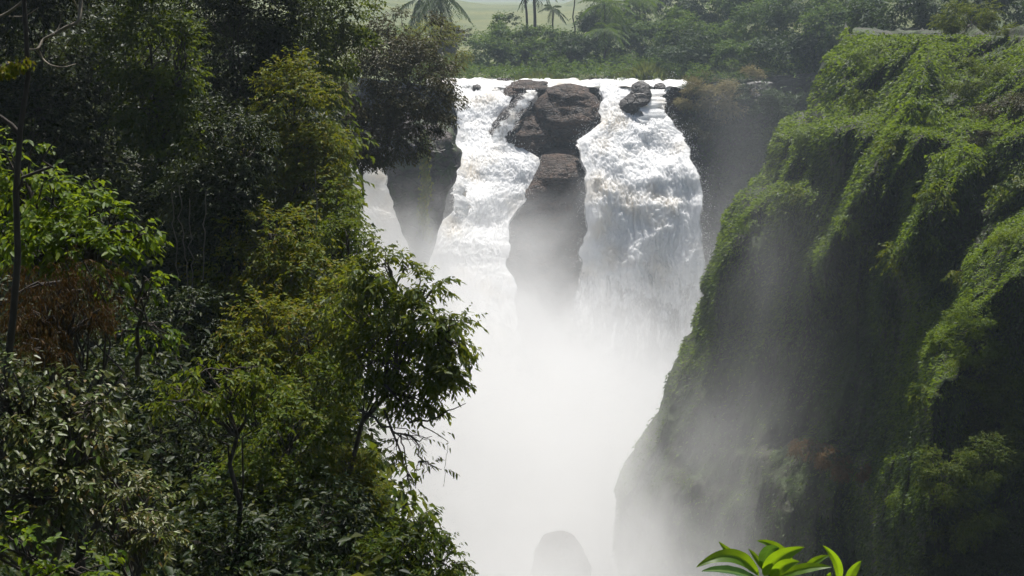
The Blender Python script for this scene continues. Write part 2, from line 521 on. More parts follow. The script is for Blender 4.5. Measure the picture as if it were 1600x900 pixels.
def cliff_depth(px, py):
    keep = .45 * sstep(px, 1330, 1480)
    e = np.interp(py, EDGE_PY, EDGE_PX)
    u = np.clip((px - e) / (1760 - e), 0, 1)
    de = np.interp(py, [40, 200, 500, 900, 1100], [134, 120, 113, 106, 103])
    dr = np.interp(py, [30, 200, 400, 600, 900, 1100], [92, 74, 66, 64, 62, 61])
    d = de + (dr - de) * (0.12 * np.sqrt(u) + 0.88 * u)
    for pts, A, up, dn in RIDGES:
        pts = sorted(pts)
        xs = [p[0] for p in pts]; yy_ = [p[1] for p in pts]
        y0 = np.interp(px, xs, yy_)
        fade = sstep(px, xs[0] - 40, xs[0] + 10) * (1 - sstep(px, xs[-1] - 10, xs[-1] + 50))
        s = y0 - py
        prof = np.where(s > 0, np.exp(-np.maximum(s, 0) / (up * 1.6)), keep + (1 - keep) * np.exp(-(np.maximum(-s, 0) / dn) ** 2))
        d = d - 1.35 * A * fade * prof * (d / 85.0)
    return d

pyr = np.linspace(56, 1090, 300)
ufr = np.concatenate([[0, .002, .005, .01], np.linspace(.016, 1, 300)])
E = np.interp(pyr, EDGE_PY, EDGE_PX)
e_n = 6 * fbm(np.stack([pyr * .05, pyr * 0, pyr * 0], -1), 3, 77)
PX = (E + e_n)[:, None] + ufr[None] * (1760 - E)[:, None]
PY = np.broadcast_to(pyr[:, None], PX.shape)
D = cliff_depth(PX, PY)
pts = P(PX, PY, D)
# natural roughness in world space: vertical fluting and lumps
fl = fbm(pts * .16, 3, 23) * 2.2 + fbm(pts * np.array([.33, .33, .075]), 4, 21) * 0.9 + fbm(pts * np.array([.9, .9, .3]), 3, 41) * 0.38 + np.maximum(0, ridged(pts * np.array([.5, .5, .12]), 3, 61) - .3) * 0.35
view = unit(pts)
pts = pts - view * (fl * np.clip(ufr[None] * 60, 0.1, 1))[..., None]
cliff_front = pts.copy()
# back of the spur: each edge point carried round behind the face
back = []
for k in range(1, 9):
    t = k / 8.0
    b = pts[:, 0] + np.array([1.0, 0, 0]) * (14 * t * t + 0.5 * t) + np.array([0, 1, 0]) * (24 * t ** 0.7)
    back.append(b + (fbm(b * .3, 3, 15) * 0.8)[:, None])
allp = np.concatenate([np.stack(back[::-1], 1), pts], 1)
top_rows = []
for k in range(1, 9):
    t = k / 8.0
    r = allp[0] + np.array([0.25, 1, -0.03]) * 75 * t
    top_rows.append(r + np.stack([0 * r[:, 0], 0 * r[:, 0], fbm(r * .25, 3, 18) * 0.8], -1))
allp = np.concatenate([np.stack(top_rows[::-1], 0), allp], 0)
o = link('cliff', make_mesh('cliff', allp.reshape(-1, 3), grid_faces(*allp.shape[:2]), True), M['cliff'])
tag(o, 'mossy right wall of the gorge with grassy ridges', 'cliff', kind='structure')

# ------------------------------------------------------------ leaves
def leaf_geo(o_, d_, n_, L, W, fold=0.12, droop=0.15, simple=False):
    """o_ base, d_ axis, n_ normal (N,3); L, W (N,)"""
    d_ = unit(d_)
    n_ = unit(n_ - d_ * np.sum(n_ * d_, -1, keepdims=True))
    s_ = np.cross(d_, n_)
    L = L[:, None]; W = W[:, None]
    up = np.array([0, 0, 1.0])
    tip = o_ + d_ * L - up * (L * droop)
    N = len(o_)
    if simple:
        r = o_ + d_ * L * .45 + s_ * W * .5 + n_ * W * fold
        l = o_ + d_ * L * .45 - s_ * W * .5 + n_ * W * fold
        v = np.stack([o_, r, tip, l], 1).reshape(-1, 3)
        f = (np.arange(N)[:, None, None] * 4 + np.array([[0, 1, 2], [0, 2, 3]])[None]).reshape(-1, 3)
        return v, f
    m = o_ + d_ * L * .5 - up * (L * droop * .2) - n_ * W * fold
    r1 = o_ + d_ * L * .28 + s_ * W * .46
    r2 = o_ + d_ * L * .66 + s_ * W * .36 - up * (L * droop * .35)
    l1 = o_ + d_ * L * .28 - s_ * W * .46
    l2 = o_ + d_ * L * .66 - s_ * W * .36 - up * (L * droop * .35)
    v = np.stack([o_, m, tip, r1, r2, l1, l2], 1).reshape(-1, 3)
    t = np.array([[0, 3, 1], [3, 4, 1], [4, 2, 1], [0, 1, 5], [5, 1, 6], [6, 1, 2]])
    f = (np.arange(N)[:, None, None] * 7 + t[None]).reshape(-1, 3)
    return v, f

UP = np.array([0, 0, 1.0])
def sprays(rng, C, out, n_leaf, Ls, leafL, leafW, hang=0.35, simple=False, fold=.14, droop=.2, flat=0.75):
    """twigs starting at C (N,3) growing along out; leaves alternate along each twig"""
    N = len(C)
    out = unit(out)
    side = unit(np.cross(out, UP) + 1e-3)
    t = (np.arange(n_leaf) + rng.uniform(0, .6, (N, n_leaf))) / n_leaf
    ls = Ls * rng.uniform(.6, 1.3, (N, 1))
    pos = C[:, None] + out[:, None] * (t * ls)[..., None] - UP * (hang * .5 * (t * t) * ls)[..., None]
    sgn = np.where((np.arange(n_leaf) % 2) == 0, 1.0, -1.0)[None] * rng.uniform(.5, 1.2, (N, n_leaf))
    dirs = out[:, None] * .65 + side[:, None] * sgn[..., None] + rng.normal(0, .3, (N, n_leaf, 3)) - UP * hang
    nrm = UP * flat + rng.normal(0, .42, (N, n_leaf, 3)) + out[:, None] * .12
    k = N * n_leaf
    L = leafL * rng.uniform(.6, 1.25, k)
    return leaf_geo(pos.reshape(-1, 3), dirs.reshape(-1, 3), nrm.reshape(-1, 3), L, L * leafW * rng.uniform(.8, 1.15, k), fold, droop, simple)

def wiggle(rng, a, b, n=7, amp=0.08, sag=0.0):
    t = np.linspace(0, 1, n)[:, None]
    p = a + (b - a) * t
    L = np.linalg.norm(b - a)
    p = p + rng.normal(0, amp * L, (n, 3)) * np.sin(t * np.pi) - UP * sag * L * np.sin(t * np.pi)
    return p

SEED = [100]
def tree(name, label, cat, lobes, mat, leaf=0.2, wid=0.45, cover=3.0, base=None, group=None, hang=0.35, simple=None,
         bark='bark_dark', clump=0.42, nl=7, trunk_r=None, ground=None, crown_name='crown', flat=0.75, fine=1.0, limbs=14, extra=None):
    """lobes: (px, py, rpx, rpy, d) ellipsoids that make up the crown"""
    SEED[0] += 1
    rng = np.random.default_rng(SEED[0])
    if ground is None: leaf = leaf * .82
    lobes = [np.array(l, float) for l in lobes]
    if base is None and ground is None:
        lobes = lobes + [np.array([l[0] + 6, l[1] + 1.25 * l[3], l[2] * .8, l[3] * .9, l[4] - .5]) for l in lobes[:2]]
    c0 = P(lobes[0][0], lobes[0][1], lobes[0][4])
    if base is None:
        gz = (ground or left_z)
        bx, by = c0[0], c0[1] + 0.3
        base = np.array([bx, by, float(gz(bx, by)) - 0.3])
        if base[2] > c0[2] - 0.5: base[2] = c0[2] - lobes[0][3] * lobes[0][4] / F - 0.3
    else:
        base = P(*base)
    root = thing(name, label, cat, base, group)
    V, T, nv = [], [], 0
    tb = MB()
    H = np.linalg.norm(c0 - base)
    tr = trunk_r or max(0.03, 0.008 * H + 0.02)
    axis = wiggle(rng, base, c0, 9, 0.03)
    tb.tube(axis, np.linspace(tr, tr * .45, 9), 8)
    for li, (px, py, rx, ry, d) in enumerate(lobes):
        c = P(px, py, d)
        s = d / F
        ax = np.array([rx * s, 0.5 * (rx + ry) * s, ry * s])
        lp = leaf / s
        if simple is None: smp = lp < 7
        else: smp = simple
        nleaf = 1.6 * cover * (math.pi * rx * ry) / max(1.0, 0.42 * lp * lp * wid) * fine
        nleaf = int(min(nleaf, 26000))
        K = int(np.clip(math.pi * rx * ry / 420.0, 7, 34))
        dirs = unit(rng.normal(0, 1, (K, 3)))
        rad = rng.uniform(.35, .9, K) ** 0.6
        cc = c + dirs * ax * rad[:, None]
        per = max(1, nleaf // (nl * K))
        cr = clump * np.mean(ax) * rng.uniform(.55, 1.25, K)
        loc = unit(rng.normal(0, 1, (K, per, 3))) * (rng.uniform(0, 1, (K, per, 1)) ** .5) * np.array([1.15, 1.0, .62])
        O = cc[:, None] + loc * cr[:, None, None]
        out = unit(loc * 1.0 + dirs[:, None] * .9 + rng.normal(0, .35, (K, per, 3)) - UP * hang * .7)
        sel = rng.uniform(0, 1, (K, per)) < rng.uniform(.55, 1.0, (K, 1))
        O = O[sel]; out = out[sel]
        v, f = sprays(rng, O, out, nl, leaf * 2.6, leaf, wid, hang, smp, flat=flat)
        V.append(v); T.append(f + nv); nv += len(v)
        a0 = axis[-1] if li == 0 else axis[rng.integers(5, 8)]
        for k in range(min(K, limbs)):
            st = axis[rng.integers(4, 9)] if li == 0 else (c * .75 + a0 * .25)
            tb.tube(wiggle(rng, st, cc[k], 6, .07, -.04), np.linspace(tr * .34, tr * .07 + .004, 6), 5)
        if li > 0:
            tb.tube(wiggle(rng, axis[rng.integers(5, 8)], c, 7, .05), np.linspace(tr * .55, tr * .25, 7), 6)
    if extra: extra(tb, axis, rng)
    link('trunk', tb.mesh('trunk', base), M[bark], root)
    cr = link(crown_name, make_mesh(crown_name, np.concatenate(V) - base, np.concatenate(T)), M[mat], root)
    return root

# ------------------------------------------------------------ rocks
def rock(name, label, prof, mat, thick=0.8, amp=0.9, freq=0.22, seed=1, seg=72, rows=46, group=None, fold=0.5, cap=True):
    """prof: rows (py, px_left, px_right, d) from top to bottom"""
    pr = np.array(sorted(prof), float)
    tt = np.linspace(0, 1, rows)
    py = np.interp(tt, np.linspace(0, 1, len(pr)), pr[:, 0])
    l = np.interp(py, pr[:, 0], pr[:, 1]); r = np.interp(py, pr[:, 0], pr[:, 2]); d = np.interp(py, pr[:, 0], pr[:, 3])
    a = np.linspace(0, 2 * np.pi, seg, endpoint=False)
    ca, sa = np.cos(a), np.sin(a)
    e = 0.75
    ca = np.sign(ca) * np.abs(ca) ** e; sa = np.sign(sa) * np.abs(sa) ** e
    cen = P((l + r) / 2, py, d)
    hw = (r - l) / 2 * d / F
    v = cen[:, None] + hw[:, None, None] * (ca[None, :, None] * np.array([1, 0, 0]) + thick * sa[None, :, None] * np.array([0, 1, 0]))
    base = v[-1].mean(0)
    nrm = unit(v - cen[:, None] + UP * 0.15)
    q = v * freq + seed * 3.3
    disp = amp * (fbm(q, 5, seed) * 0.7 + fold * (ridged(q * np.array([1, 1, 1.7]), 4, seed + 3) - 1.0) * 0.6)
    sc_ = np.clip(hw / (hw.max() * .5), .15, 1)[:, None]
    v = v + nrm * (disp * sc_)[..., None]
    top = v[0].mean(0) + UP * 0.05; bot = v[-1].mean(0)
    vv = np.concatenate([v.reshape(-1, 3), top[None], bot[None]])
    f4 = grid_faces(rows, seg, True)
    n0 = rows * seg
    j = np.arange(seg); j2 = (j + 1) % seg
    f3 = np.concatenate([np.stack([j2, j, 0 * j + n0], -1), np.stack([(rows - 1) * seg + j, (rows - 1) * seg + j2, 0 * j + n0 + 1], -1)])
    o = link(name, make_mesh(name, vv - base, [f4, f3], True), mat, None, base)
    return tag(o, label, 'rock', group)

rock('boulder', 'large brown boulder splitting the river at the lip of the falls',
     [(131, 882, 894, 200), (134, 868, 906, 199.6), (140, 854, 917, 199), (150, 844, 926, 198.4), (166, 838, 934, 197.6), (186, 836, 941, 197), (200, 838, 934, 196.5), (214, 842, 916, 196.4), (230, 846, 892, 197), (250, 850, 880, 198), (270, 850, 880, 199)],
     M['rock'], 0.75, 0.95, 0.28, 3, seg=110, rows=80)
rock('boulder', 'lower brown boulder leaning on the left foot of the largest boulder',
     [(176, 828, 838, 196.6), (182, 816, 848, 195.8), (194, 806, 856, 195), (210, 798, 862, 194.4), (226, 795, 866, 194.2), (240, 802, 864, 194.6), (256, 812, 856, 195.5), (275, 816, 852, 196.5)],
     M['rock'], 0.7, 0.75, 0.34, 5, seg=90, rows=60)
rock('ledge_rock', 'flat dark rock slab upstream of the largest boulder at the lip',
     [(124.5, 812, 838, 205.5), (128, 798, 854, 204.5), (136, 788, 866, 203.2), (150, 782, 845, 202), (165, 800, 840, 201)], M['rock'], 0.5, 0.7, 0.4, 8, rows=40)
for l_, r_, t_, d_, lb_ in [(1022, 1040, 129.5, 203.2, 'little wet stone breaking the water at the lip right of small boulder'),
                            (944, 958, 131, 203, 'little wet stone on the lip just right of the largest boulder'),
                            (738, 752, 131.5, 202.6, 'little wet stone breaking the left part of the lip')]:
    rock('lip_stone', lb_, [(t_, l_ + 7, r_ - 6, d_), (t_ + 2, l_ + 2, r_ - 2, d_ - .2), (t_ + 6, l_, r_, d_ - .5), (t_ + 14, l_ + 1, r_ - 1, d_ - .8)], M['rock_wet'], 0.8, 0.25, 0.9, int(l_), seg=36, rows=16, group='small stones along the lip of the falls')
rock('boulder', 'small dark boulder with water either side near the right end of the lip',
     [(127, 997, 1006, 199.6), (133, 988, 1014, 198.8), (148, 980, 1017, 198), (158, 968, 1016, 197.4), (168, 966, 1003, 197), (180, 972, 992, 196.6), (192, 975, 988, 196)], M['rock_wet'], 0.8, 0.55, 0.4, 12, rows=30)
rock('rock_pillar', 'tall dark rock pillar between the two white chutes with brown top',
     [(230, 866, 886, 195.5), (234, 854, 898, 194), (241, 846, 903, 192.3), (255, 838, 905, 190.5), (272, 828, 905, 189), (290, 814, 906, 188.6), (320, 801, 908, 188.4), (380, 786, 914, 187.5), (470, 770, 930, 186), (620, 750, 950, 182), (900, 730, 960, 178)],
     M['rock'], 0.8, 1.5, 0.2, 21, rows=130, seg=110)
rock('wet_rock', 'wet slanted rock half covered by a thin white runnel left of the boulder',
     [(146, 812, 838, 199), (160, 800, 836, 198), (176, 782, 832, 197), (192, 766, 826, 196), (206, 756, 818, 195), (220, 764, 812, 194), (240, 778, 805, 193)], M['rock_wet'], 0.7, 0.8, 0.3, 30, rows=34)
rock('rock_outcrop', 'dark vertical rock outcrop with yellow moss left of the falls',
     [(178, 628, 690, 168), (190, 612, 700, 167), (210, 600, 712, 166), (236, 600, 718, 165), (262, 604, 716, 164), (275, 608, 717, 163.6), (300, 614, 708, 163), (325, 622, 702, 162.5), (350, 630, 690, 162), (385, 640, 678, 161), (412, 648, 668, 160), (470, 654, 662, 160)],
     M['rock_moss'], 1.1, 1.5, 0.16, 40, rows=70)
rock('mist_rock', 'rounded grey boulder half lost in the mist at the gorge bottom',
     [(830, 872, 882, 105), (836, 860, 894, 105), (843, 846, 906, 105), (856, 838, 914, 105), (875, 828, 922, 105), (900, 820, 928, 105), (960, 812, 935, 105), (1040, 806, 940, 105)], M['rock'], 0.8, 0.7, 0.45, 51, rows=90, seg=90)
rock('bank_rock', 'low brown rock on the far bank right of the lip',
     [(126, 1040, 1080, 209), (131, 1030, 1092, 208), (140, 1024, 1100, 206), (160, 1020, 1110, 204), (200, 1035, 1115, 201), (250, 1060, 1120, 199)], M['rock'], 0.6, 0.9, 0.3, 55, rows=34)
for (l, r, t, d, lb) in [(768, 812, 122.5, 208.6, 'low tan bank stone at the left end of the reeds'),
                         (912, 948, 122, 208.6, 'low orange tan bank stone between the two reed beds'),
                         (1012, 1040, 123.5, 208.4, 'small brown stone at waterline by the right reeds')]:
    rock('bank_stone', lb, [(t, l + 10, r - 8, d), (t + 3, l + 3, r - 3, d), (t + 6, l, r, d), (t + 12, l, r, d)], M['rock'], 0.5, 0.25, 0.8, int(l), seg=32, rows=12, group='stones along the far river bank')

# yellow moss strip hanging on the outcrop
def strip_leaves(name, parent, mat, P0, leaf, wid, n, seed, spread):
    rng = np.random.default_rng(seed)
    t = rng.uniform(0, 1, n)
    idx = t * (len(P0) - 1)
    i0 = np.floor(idx).astype(int).clip(0, len(P0) - 2)
    f = (idx - i0)[:, None]
    p = P0[i0] * (1 - f) + P0[i0 + 1] * f + rng.normal(0, 1, (n, 3)) * np.asarray(spread)
    d = rng.normal(0, .5, (n, 3)) - UP * 1.0 + np.array([0, -.4, 0])
    nn = rng.normal(0, .6, (n, 3)) + np.array([0, -1, .5])
    L = leaf * rng.uniform(.6, 1.3, n)
    v, fc = leaf_geo(p, d, nn, L, L * wid, simple=True)
    org = np.array(parent.location) if parent else np.zeros(3)
    return link(name, make_mesh(name, v - org, fc), mat, parent)
oc = bpy.data.objects['rock_outcrop']
strip_leaves('moss', oc, M['leaf_yellow'], P(np.array([664, 663, 666, 660, 668]), np.array([205, 250, 290, 330, 372]), np.array([154.5, 154, 154, 154.5, 156])), .34, .6, 1500, 5, (.35, .3, .3))

# ------------------------------------------------------------ water
def water_sheet(name, label, rows, seed, amp=1.0, edge=(0.10, 0.10), n_r=320, n_c=200, base_cover=1.35, cat='waterfall', thin=None, freq=.22, bottom=0.25):
    """rows: (py, px_left, px_right, d_left, d_right), top to bottom"""
    rw = np.array(rows, float)
    t = np.linspace(0, 1, n_r)
    k = np.linspace(0, 1, len(rw))
    py = np.interp(t, k, rw[:, 0]); l = np.interp(t, k, rw[:, 1]); r = np.interp(t, k, rw[:, 2])
    dl = np.interp(t, k, rw[:, 3]); dr = np.interp(t, k, rw[:, 4])
    u = np.linspace(0, 1, n_c)
    l = l + 7 * fbm(np.stack([t * 16, t * 0, t * 0 + seed], -1), 3, 1); r = r + 7 * fbm(np.stack([t * 16, t * 0 + 5, t * 0 + seed], -1), 3, 2)
    PX = l[:, None] + (r - l)[:, None] * u[None]
    D = dl[:, None] + (dr - dl)[:, None] * u[None]
    PYY = np.broadcast_to(py[:, None], PX.shape)
    v = P(PX, PYY, D)
    q = v * np.array([freq, freq * .8, freq * .75])
    # along-the-flow coordinates: strands stretch as the water falls faster
    mid = v[:, n_c // 2]
    s_len = np.concatenate([[0], np.cumsum(np.linalg.norm(np.diff(mid, axis=0), axis=1))])
    X_ = v[..., 0]; S_ = np.broadcast_to(s_len[:, None], X_.shape)
    W_ = .4 * fbm(np.stack([X_ * .3, S_ * .2, 0 * X_], -1), 3, seed + 9)
    g_ = lambda fx, fs: np.stack([X_ * fx + W_ * fx * 2, S_ * fs, 0 * X_ + seed], -1)
    fast = sstep(t, .15, .6)[:, None]
    b = .66 * fbm(g_(.26, .20), 2, seed) + .16 * (1 - .6 * fast) * (1 - np.abs(vnoise(g_(.85, .6), seed + 2)) ** .8) \
        + .13 * (1 - np.abs(vnoise(g_(2.0, 1.3), seed + 7))) + .13 * (1 - np.abs(vnoise(g_(4.2, 2.6), seed + 8))) + .13 * fbm(g_(5.5, 3.0), 3, seed + 5) \
        + (.05 + .10 * fast) * fbm(g_(2.4, .14), 3, seed + 11) - .35
    env = np.minimum(1, np.minimum(u, 1 - u)[None] * 6 + .15)
    n_dir = np.array([0, -.75, .66])
    v = v + n_dir * (amp * (b * sstep(t, 0, .07)[:, None] + .12) * env)[..., None]
    ce = np.minimum(sstep(u, 0, edge[0])[None], sstep(1 - u, 0, edge[1])[None]) + 0 * D
    cov = 0.22 + (base_cover - 0.22) * ce
    cov = cov * (1 - sstep(t, 1 - bottom, 1)[:, None] * 0.62)
    if thin is not None:
        cov = cov * thin(PX, PYY)
    base = v[-1].mean(0)
    # closed body of water: the front, and a back carried in behind it
    bk = v - n_dir * (1.6 * np.sqrt(np.clip(env, 0, 1)) * np.minimum(1, np.minimum(t, 1 - t)[:, None] * 12 + .05))[..., None]
    fr = grid_faces(n_r, n_c)
    nn = n_r * n_c
    rim = np.concatenate([np.arange(n_c), np.arange(1, n_r) * n_c + n_c - 1, (n_r - 1) * n_c + np.arange(n_c - 2, -1, -1), np.arange(n_r - 2, 0, -1) * n_c])
    rim2 = np.roll(rim, -1)
    side = np.stack([rim2, rim, rim + nn, rim2 + nn], -1)
    me = make_mesh(name, (np.concatenate([v.reshape(-1, 3), bk.reshape(-1, 3)]) - base), [fr, fr[:, ::-1] + nn, side], True)
    bm = bmesh.new(); bm.from_mesh(me); bmesh.ops.recalc_face_normals(bm, faces=bm.faces); bm.to_mesh(me); bm.free()
    cov = np.concatenate([cov.ravel(), cov.ravel()])
    at = me.attributes.new('cover', 'FLOAT', 'POINT')
    at.data.foreach_set('value', cov.astype(np.float32).ravel())
    o = link(name, me, M['foam'], None, base)
    return tag(o, label, cat), v

wl, v_left = water_sheet('waterfall', 'wide white cascade pouring down the left side of the pillar', [
    (128.8, 698, 806, 205.5, 206), (131.5, 700, 806, 202.6, 203.4), (150, 706, 800, 198.5, 200.5), (185, 708, 778, 194, 197), (215, 706, 800, 190, 194), (245, 712, 846, 186.5, 190), (275, 716, 842, 183, 188), (310, 708, 826, 179, 185),
    (345, 690, 806, 175.5, 181), (385, 672, 800, 171.5, 178), (420, 652, 799, 168, 175), (470, 632, 812, 163.5, 172), (620, 585, 850, 153, 161)], 3, 1.0, (.05, .05))
wr, v_right = water_sheet('waterfall', 'broad billowing white waterfall right of the pillar', [
    (128.8, 928, 1062, 206, 206.5), (131.5, 930, 1060, 203, 204), (140, 932, 1052, 201, 202), (160, 936, 1046, 198, 199.5), (185, 938, 1056, 194.5, 196), (205, 926, 1064, 192, 193.5), (222, 898, 1074, 189.5, 191.5), (245, 903, 1086, 187, 189), (280, 904, 1100, 183.5, 185.5),
    (320, 903, 1106, 181, 182.5), (370, 904, 1112, 179, 180), (410, 903, 1115, 177.2, 179), (450, 893, 1116, 176, 178), (520, 872, 1112, 174, 176), (640, 850, 1105, 172, 174)], 14, 1.25, (.07, .12), bottom=.55)
ws, v_side = water_sheet('waterfall', 'thin pale side cascade seen through leaves left of the outcrop', [
    (255, 545, 600, 186, 186), (300, 548, 622, 184, 184), (350, 556, 640, 182, 182), (400, 572, 650, 180, 180), (480, 585, 665, 178, 178), (560, 600, 680, 176, 176)], 25, 1.0, (.2, .2), n_c=60, base_cover=1.1)
wj, v_jet = water_sheet('waterfall', 'narrow jet of water spurting out beside the dark outcrop', [
    (252, 699, 708, 176, 176), (268, 700, 716, 174, 174), (290, 702, 726, 172, 172), (312, 704, 736, 170, 171), (340, 700, 740, 168, 170)], 36, .4, (.3, .2), n_r=60, n_c=30, base_cover=.9, freq=.5)
wn_, v_run = water_sheet('runnel', 'thin white runnel of water sliding over the wet slanted rock', [
    (141, 816, 842, 197.6, 197.8), (155, 808, 834, 195.8, 196.2), (175, 790, 822, 194, 194.8), (195, 772, 812, 192.2, 193.4), (212, 762, 802, 190.8, 192), (232, 758, 798, 189.4, 190.6)], 45, .35, (.3, .3), n_r=90, n_c=44, cat='water', base_cover=.70, freq=.5, bottom=.1)
we, v_run2 = water_sheet('runnel', 'thin white trickle running down between small boulder and right bank', [
    (140, 1008, 1046, 199.4, 201), (155, 1004, 1040, 197, 198.6), (175, 996, 1040, 195, 196.4), (200, 990, 1050, 193, 195)], 49, .18, (.2, .2), n_r=60, n_c=40, cat='water', base_cover=.85, freq=.5, bottom=.1)

# river above the lip
gx, gy = np.meshgrid(np.linspace(-14, 32, 150), np.linspace(202.2, 209, 40))
rz = LIP - .10 - .8 * sstep(-gy, -204.8, -202.2) + .42 * fbm(np.stack([gx * .5, gy * .7, gx * 0], -1), 4, 71)
me = make_mesh('river', np.stack([gx, gy, rz], -1).reshape(-1, 3), grid_faces(*gx.shape), True)
at = me.attributes.new('cover', 'FLOAT', 'POINT')
at.data.foreach_set('value', np.full(len(me.vertices), 1.25, np.float32))
o = link('river', me, M['foam'])
tag(o, 'foaming river reaching the lip of the falls', 'river', kind='structure')

def spray_of(o, v, n, seed, sp=(0.75, 0.6, 0.9), size=.05, edge_bias=True):
    rng = np.random.default_rng(seed)
    nr_, nc_ = v.shape[:2]
    i = (rng.uniform(0, 1, n) ** .8 * (nr_ * .8)).astype(int)
    u = rng.uniform(0, 1, n)
    if edge_bias:
        e = np.abs(rng.normal(0, .09, n))
        w = rng.uniform(0, 1, n)
        u = np.where(w < .38, e, np.where(w < .76, 1 - e, u)).clip(0, 1)
    j = (u * (nc_ - 1)).astype(int)
    p = v[i, j] + rng.normal(0, 1, (n, 3)) * np.asarray(sp) * rng.uniform(.2, 1.3, (n, 1)) + np.array([0, -.7, .4])
    s = .62 * size * rng.uniform(.25, 1.3, n) ** 1.6
    base = np.array(o.location)
    oct_ = np.array([[1, 0, 0], [-1, 0, 0], [0, 1, 0], [0, -1, 0], [0, 0, 1.5], [0, 0, -1.5]])
    f = np.array([[0, 2, 4], [2, 1, 4], [1, 3, 4], [3, 0, 4], [2, 0, 5], [1, 2, 5], [3, 1, 5], [0, 3, 5]])
    vv = p[:, None] + oct_[None] * s[:, None, None]
    ff = (np.arange(n)[:, None, None] * 6 + f[None]).reshape(-1, 3)
    c = link('spray', make_mesh('spray', vv.reshape(-1, 3) - base, ff), M['drops'], o)
    c['kind'] = 'stuff'
spray_of(wl, v_left, 5000, 1)
spray_of(wr, v_right, 7000, 2)
spray_of(wj, v_jet, 500, 3, (.4, .4, .4), .07)
spray_of(wn_, v_run, 700, 4, (.35, .3, .4), .07, False)

# ------------------------------------------------------------ left bank jungle
# filler growth on the slope itself: undergrowth nobody could count
rng = np.random.default_rng(7)
n = 26000
y = 7 + 75 * rng.uniform(0, 1, n) ** 1.4
x = -(rng.uniform(0.05, .52, n)) * y
ok = x < np.interp(y, *XE) + 1.2
x, y = x[ok], y[ok]
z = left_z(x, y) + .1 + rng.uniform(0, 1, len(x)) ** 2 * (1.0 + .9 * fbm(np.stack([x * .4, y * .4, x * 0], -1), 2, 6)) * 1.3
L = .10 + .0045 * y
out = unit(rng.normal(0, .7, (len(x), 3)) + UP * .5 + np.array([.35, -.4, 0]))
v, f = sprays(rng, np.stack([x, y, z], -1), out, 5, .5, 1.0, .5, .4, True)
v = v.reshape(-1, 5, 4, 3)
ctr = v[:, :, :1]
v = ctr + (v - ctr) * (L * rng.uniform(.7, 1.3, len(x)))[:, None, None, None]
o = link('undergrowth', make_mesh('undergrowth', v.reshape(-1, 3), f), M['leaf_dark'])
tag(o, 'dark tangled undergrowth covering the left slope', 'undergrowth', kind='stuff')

# creepers on the steep side of the bank that falls to the gorge floor
rng = np.random.default_rng(17)
wsel = HS[(ys > 9), 58:90].reshape(-1, 3)
i = rng.integers(0, len(wsel), 9000)
pw = wsel[i] + rng.normal(0, .5, (9000, 3)) + np.array([.35, 0, 0])
pw = pw[fbm(pw * .2, 3, 8) > -.5]
v, f = sprays(rng, pw, unit(rng.normal(0, .5, pw.shape) + np.array([.7, -.3, -.2])), 6, .9, .36, .5, .6, True)
o = link('creeper', make_mesh('creeper', v, f), M['leaf_mid'])
tag(o, 'green creepers hanging down the steep edge of the left bank', 'creeper', kind='stuff')

# dark wall of trees at the top left
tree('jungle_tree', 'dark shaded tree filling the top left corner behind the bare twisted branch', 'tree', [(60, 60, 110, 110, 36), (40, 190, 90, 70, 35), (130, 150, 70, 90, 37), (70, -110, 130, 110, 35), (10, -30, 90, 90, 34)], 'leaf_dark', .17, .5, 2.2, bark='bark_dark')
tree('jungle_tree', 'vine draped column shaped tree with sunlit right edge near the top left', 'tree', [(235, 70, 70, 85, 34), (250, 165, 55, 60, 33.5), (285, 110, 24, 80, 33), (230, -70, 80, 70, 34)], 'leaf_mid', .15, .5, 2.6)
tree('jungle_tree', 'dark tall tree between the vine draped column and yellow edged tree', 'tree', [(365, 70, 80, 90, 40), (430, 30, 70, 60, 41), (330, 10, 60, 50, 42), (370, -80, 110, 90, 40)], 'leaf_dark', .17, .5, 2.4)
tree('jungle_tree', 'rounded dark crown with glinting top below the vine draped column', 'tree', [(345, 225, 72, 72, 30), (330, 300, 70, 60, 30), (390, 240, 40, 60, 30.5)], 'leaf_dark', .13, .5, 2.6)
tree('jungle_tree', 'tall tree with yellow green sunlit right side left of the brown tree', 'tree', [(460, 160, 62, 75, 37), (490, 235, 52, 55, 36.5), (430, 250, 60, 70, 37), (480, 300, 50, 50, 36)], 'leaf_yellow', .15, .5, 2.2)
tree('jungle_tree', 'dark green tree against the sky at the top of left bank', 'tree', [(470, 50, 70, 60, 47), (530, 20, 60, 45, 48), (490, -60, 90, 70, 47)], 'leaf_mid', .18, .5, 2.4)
tree('brown_leaved_tree', 'large brownish sparse tree leaning over the left edge of the falls', 'tree', [(590, 110, 80, 85, 70), (650, 130, 62, 70, 69), (560, 200, 70, 60, 70), (620, 215, 55, 45, 69), (690, 170, 34, 42, 68), (640, 60, 70, 45, 71)], 'leaf_brown', .21, .5, 2.0, bark='bark', base=(560, 330, 72), nl=6, clump=.36)
tree('riverside_tree', 'olive green bushy tree at the top of the bank left of the lip', 'tree', [(680, 75, 50, 45, 140), (640, 90, 40, 40, 142)], 'leaf_yellow', .34, .5, 2.2, base=(665, 190, 141))
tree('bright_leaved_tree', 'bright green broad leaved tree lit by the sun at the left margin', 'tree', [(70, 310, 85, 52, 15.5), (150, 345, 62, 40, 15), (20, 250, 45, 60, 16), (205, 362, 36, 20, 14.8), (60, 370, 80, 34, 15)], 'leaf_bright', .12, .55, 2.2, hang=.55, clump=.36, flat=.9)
tree('mossy_tree', 'small tree hung with rusty dry moss below the bright leaved tree', 'tree', [(95, 440, 85, 40, 14), (60, 490, 55, 38, 13.6)], 'leaf_red', .075, .22, 1.3, hang=1.1, clump=.5, flat=.3, crown_name='crown')
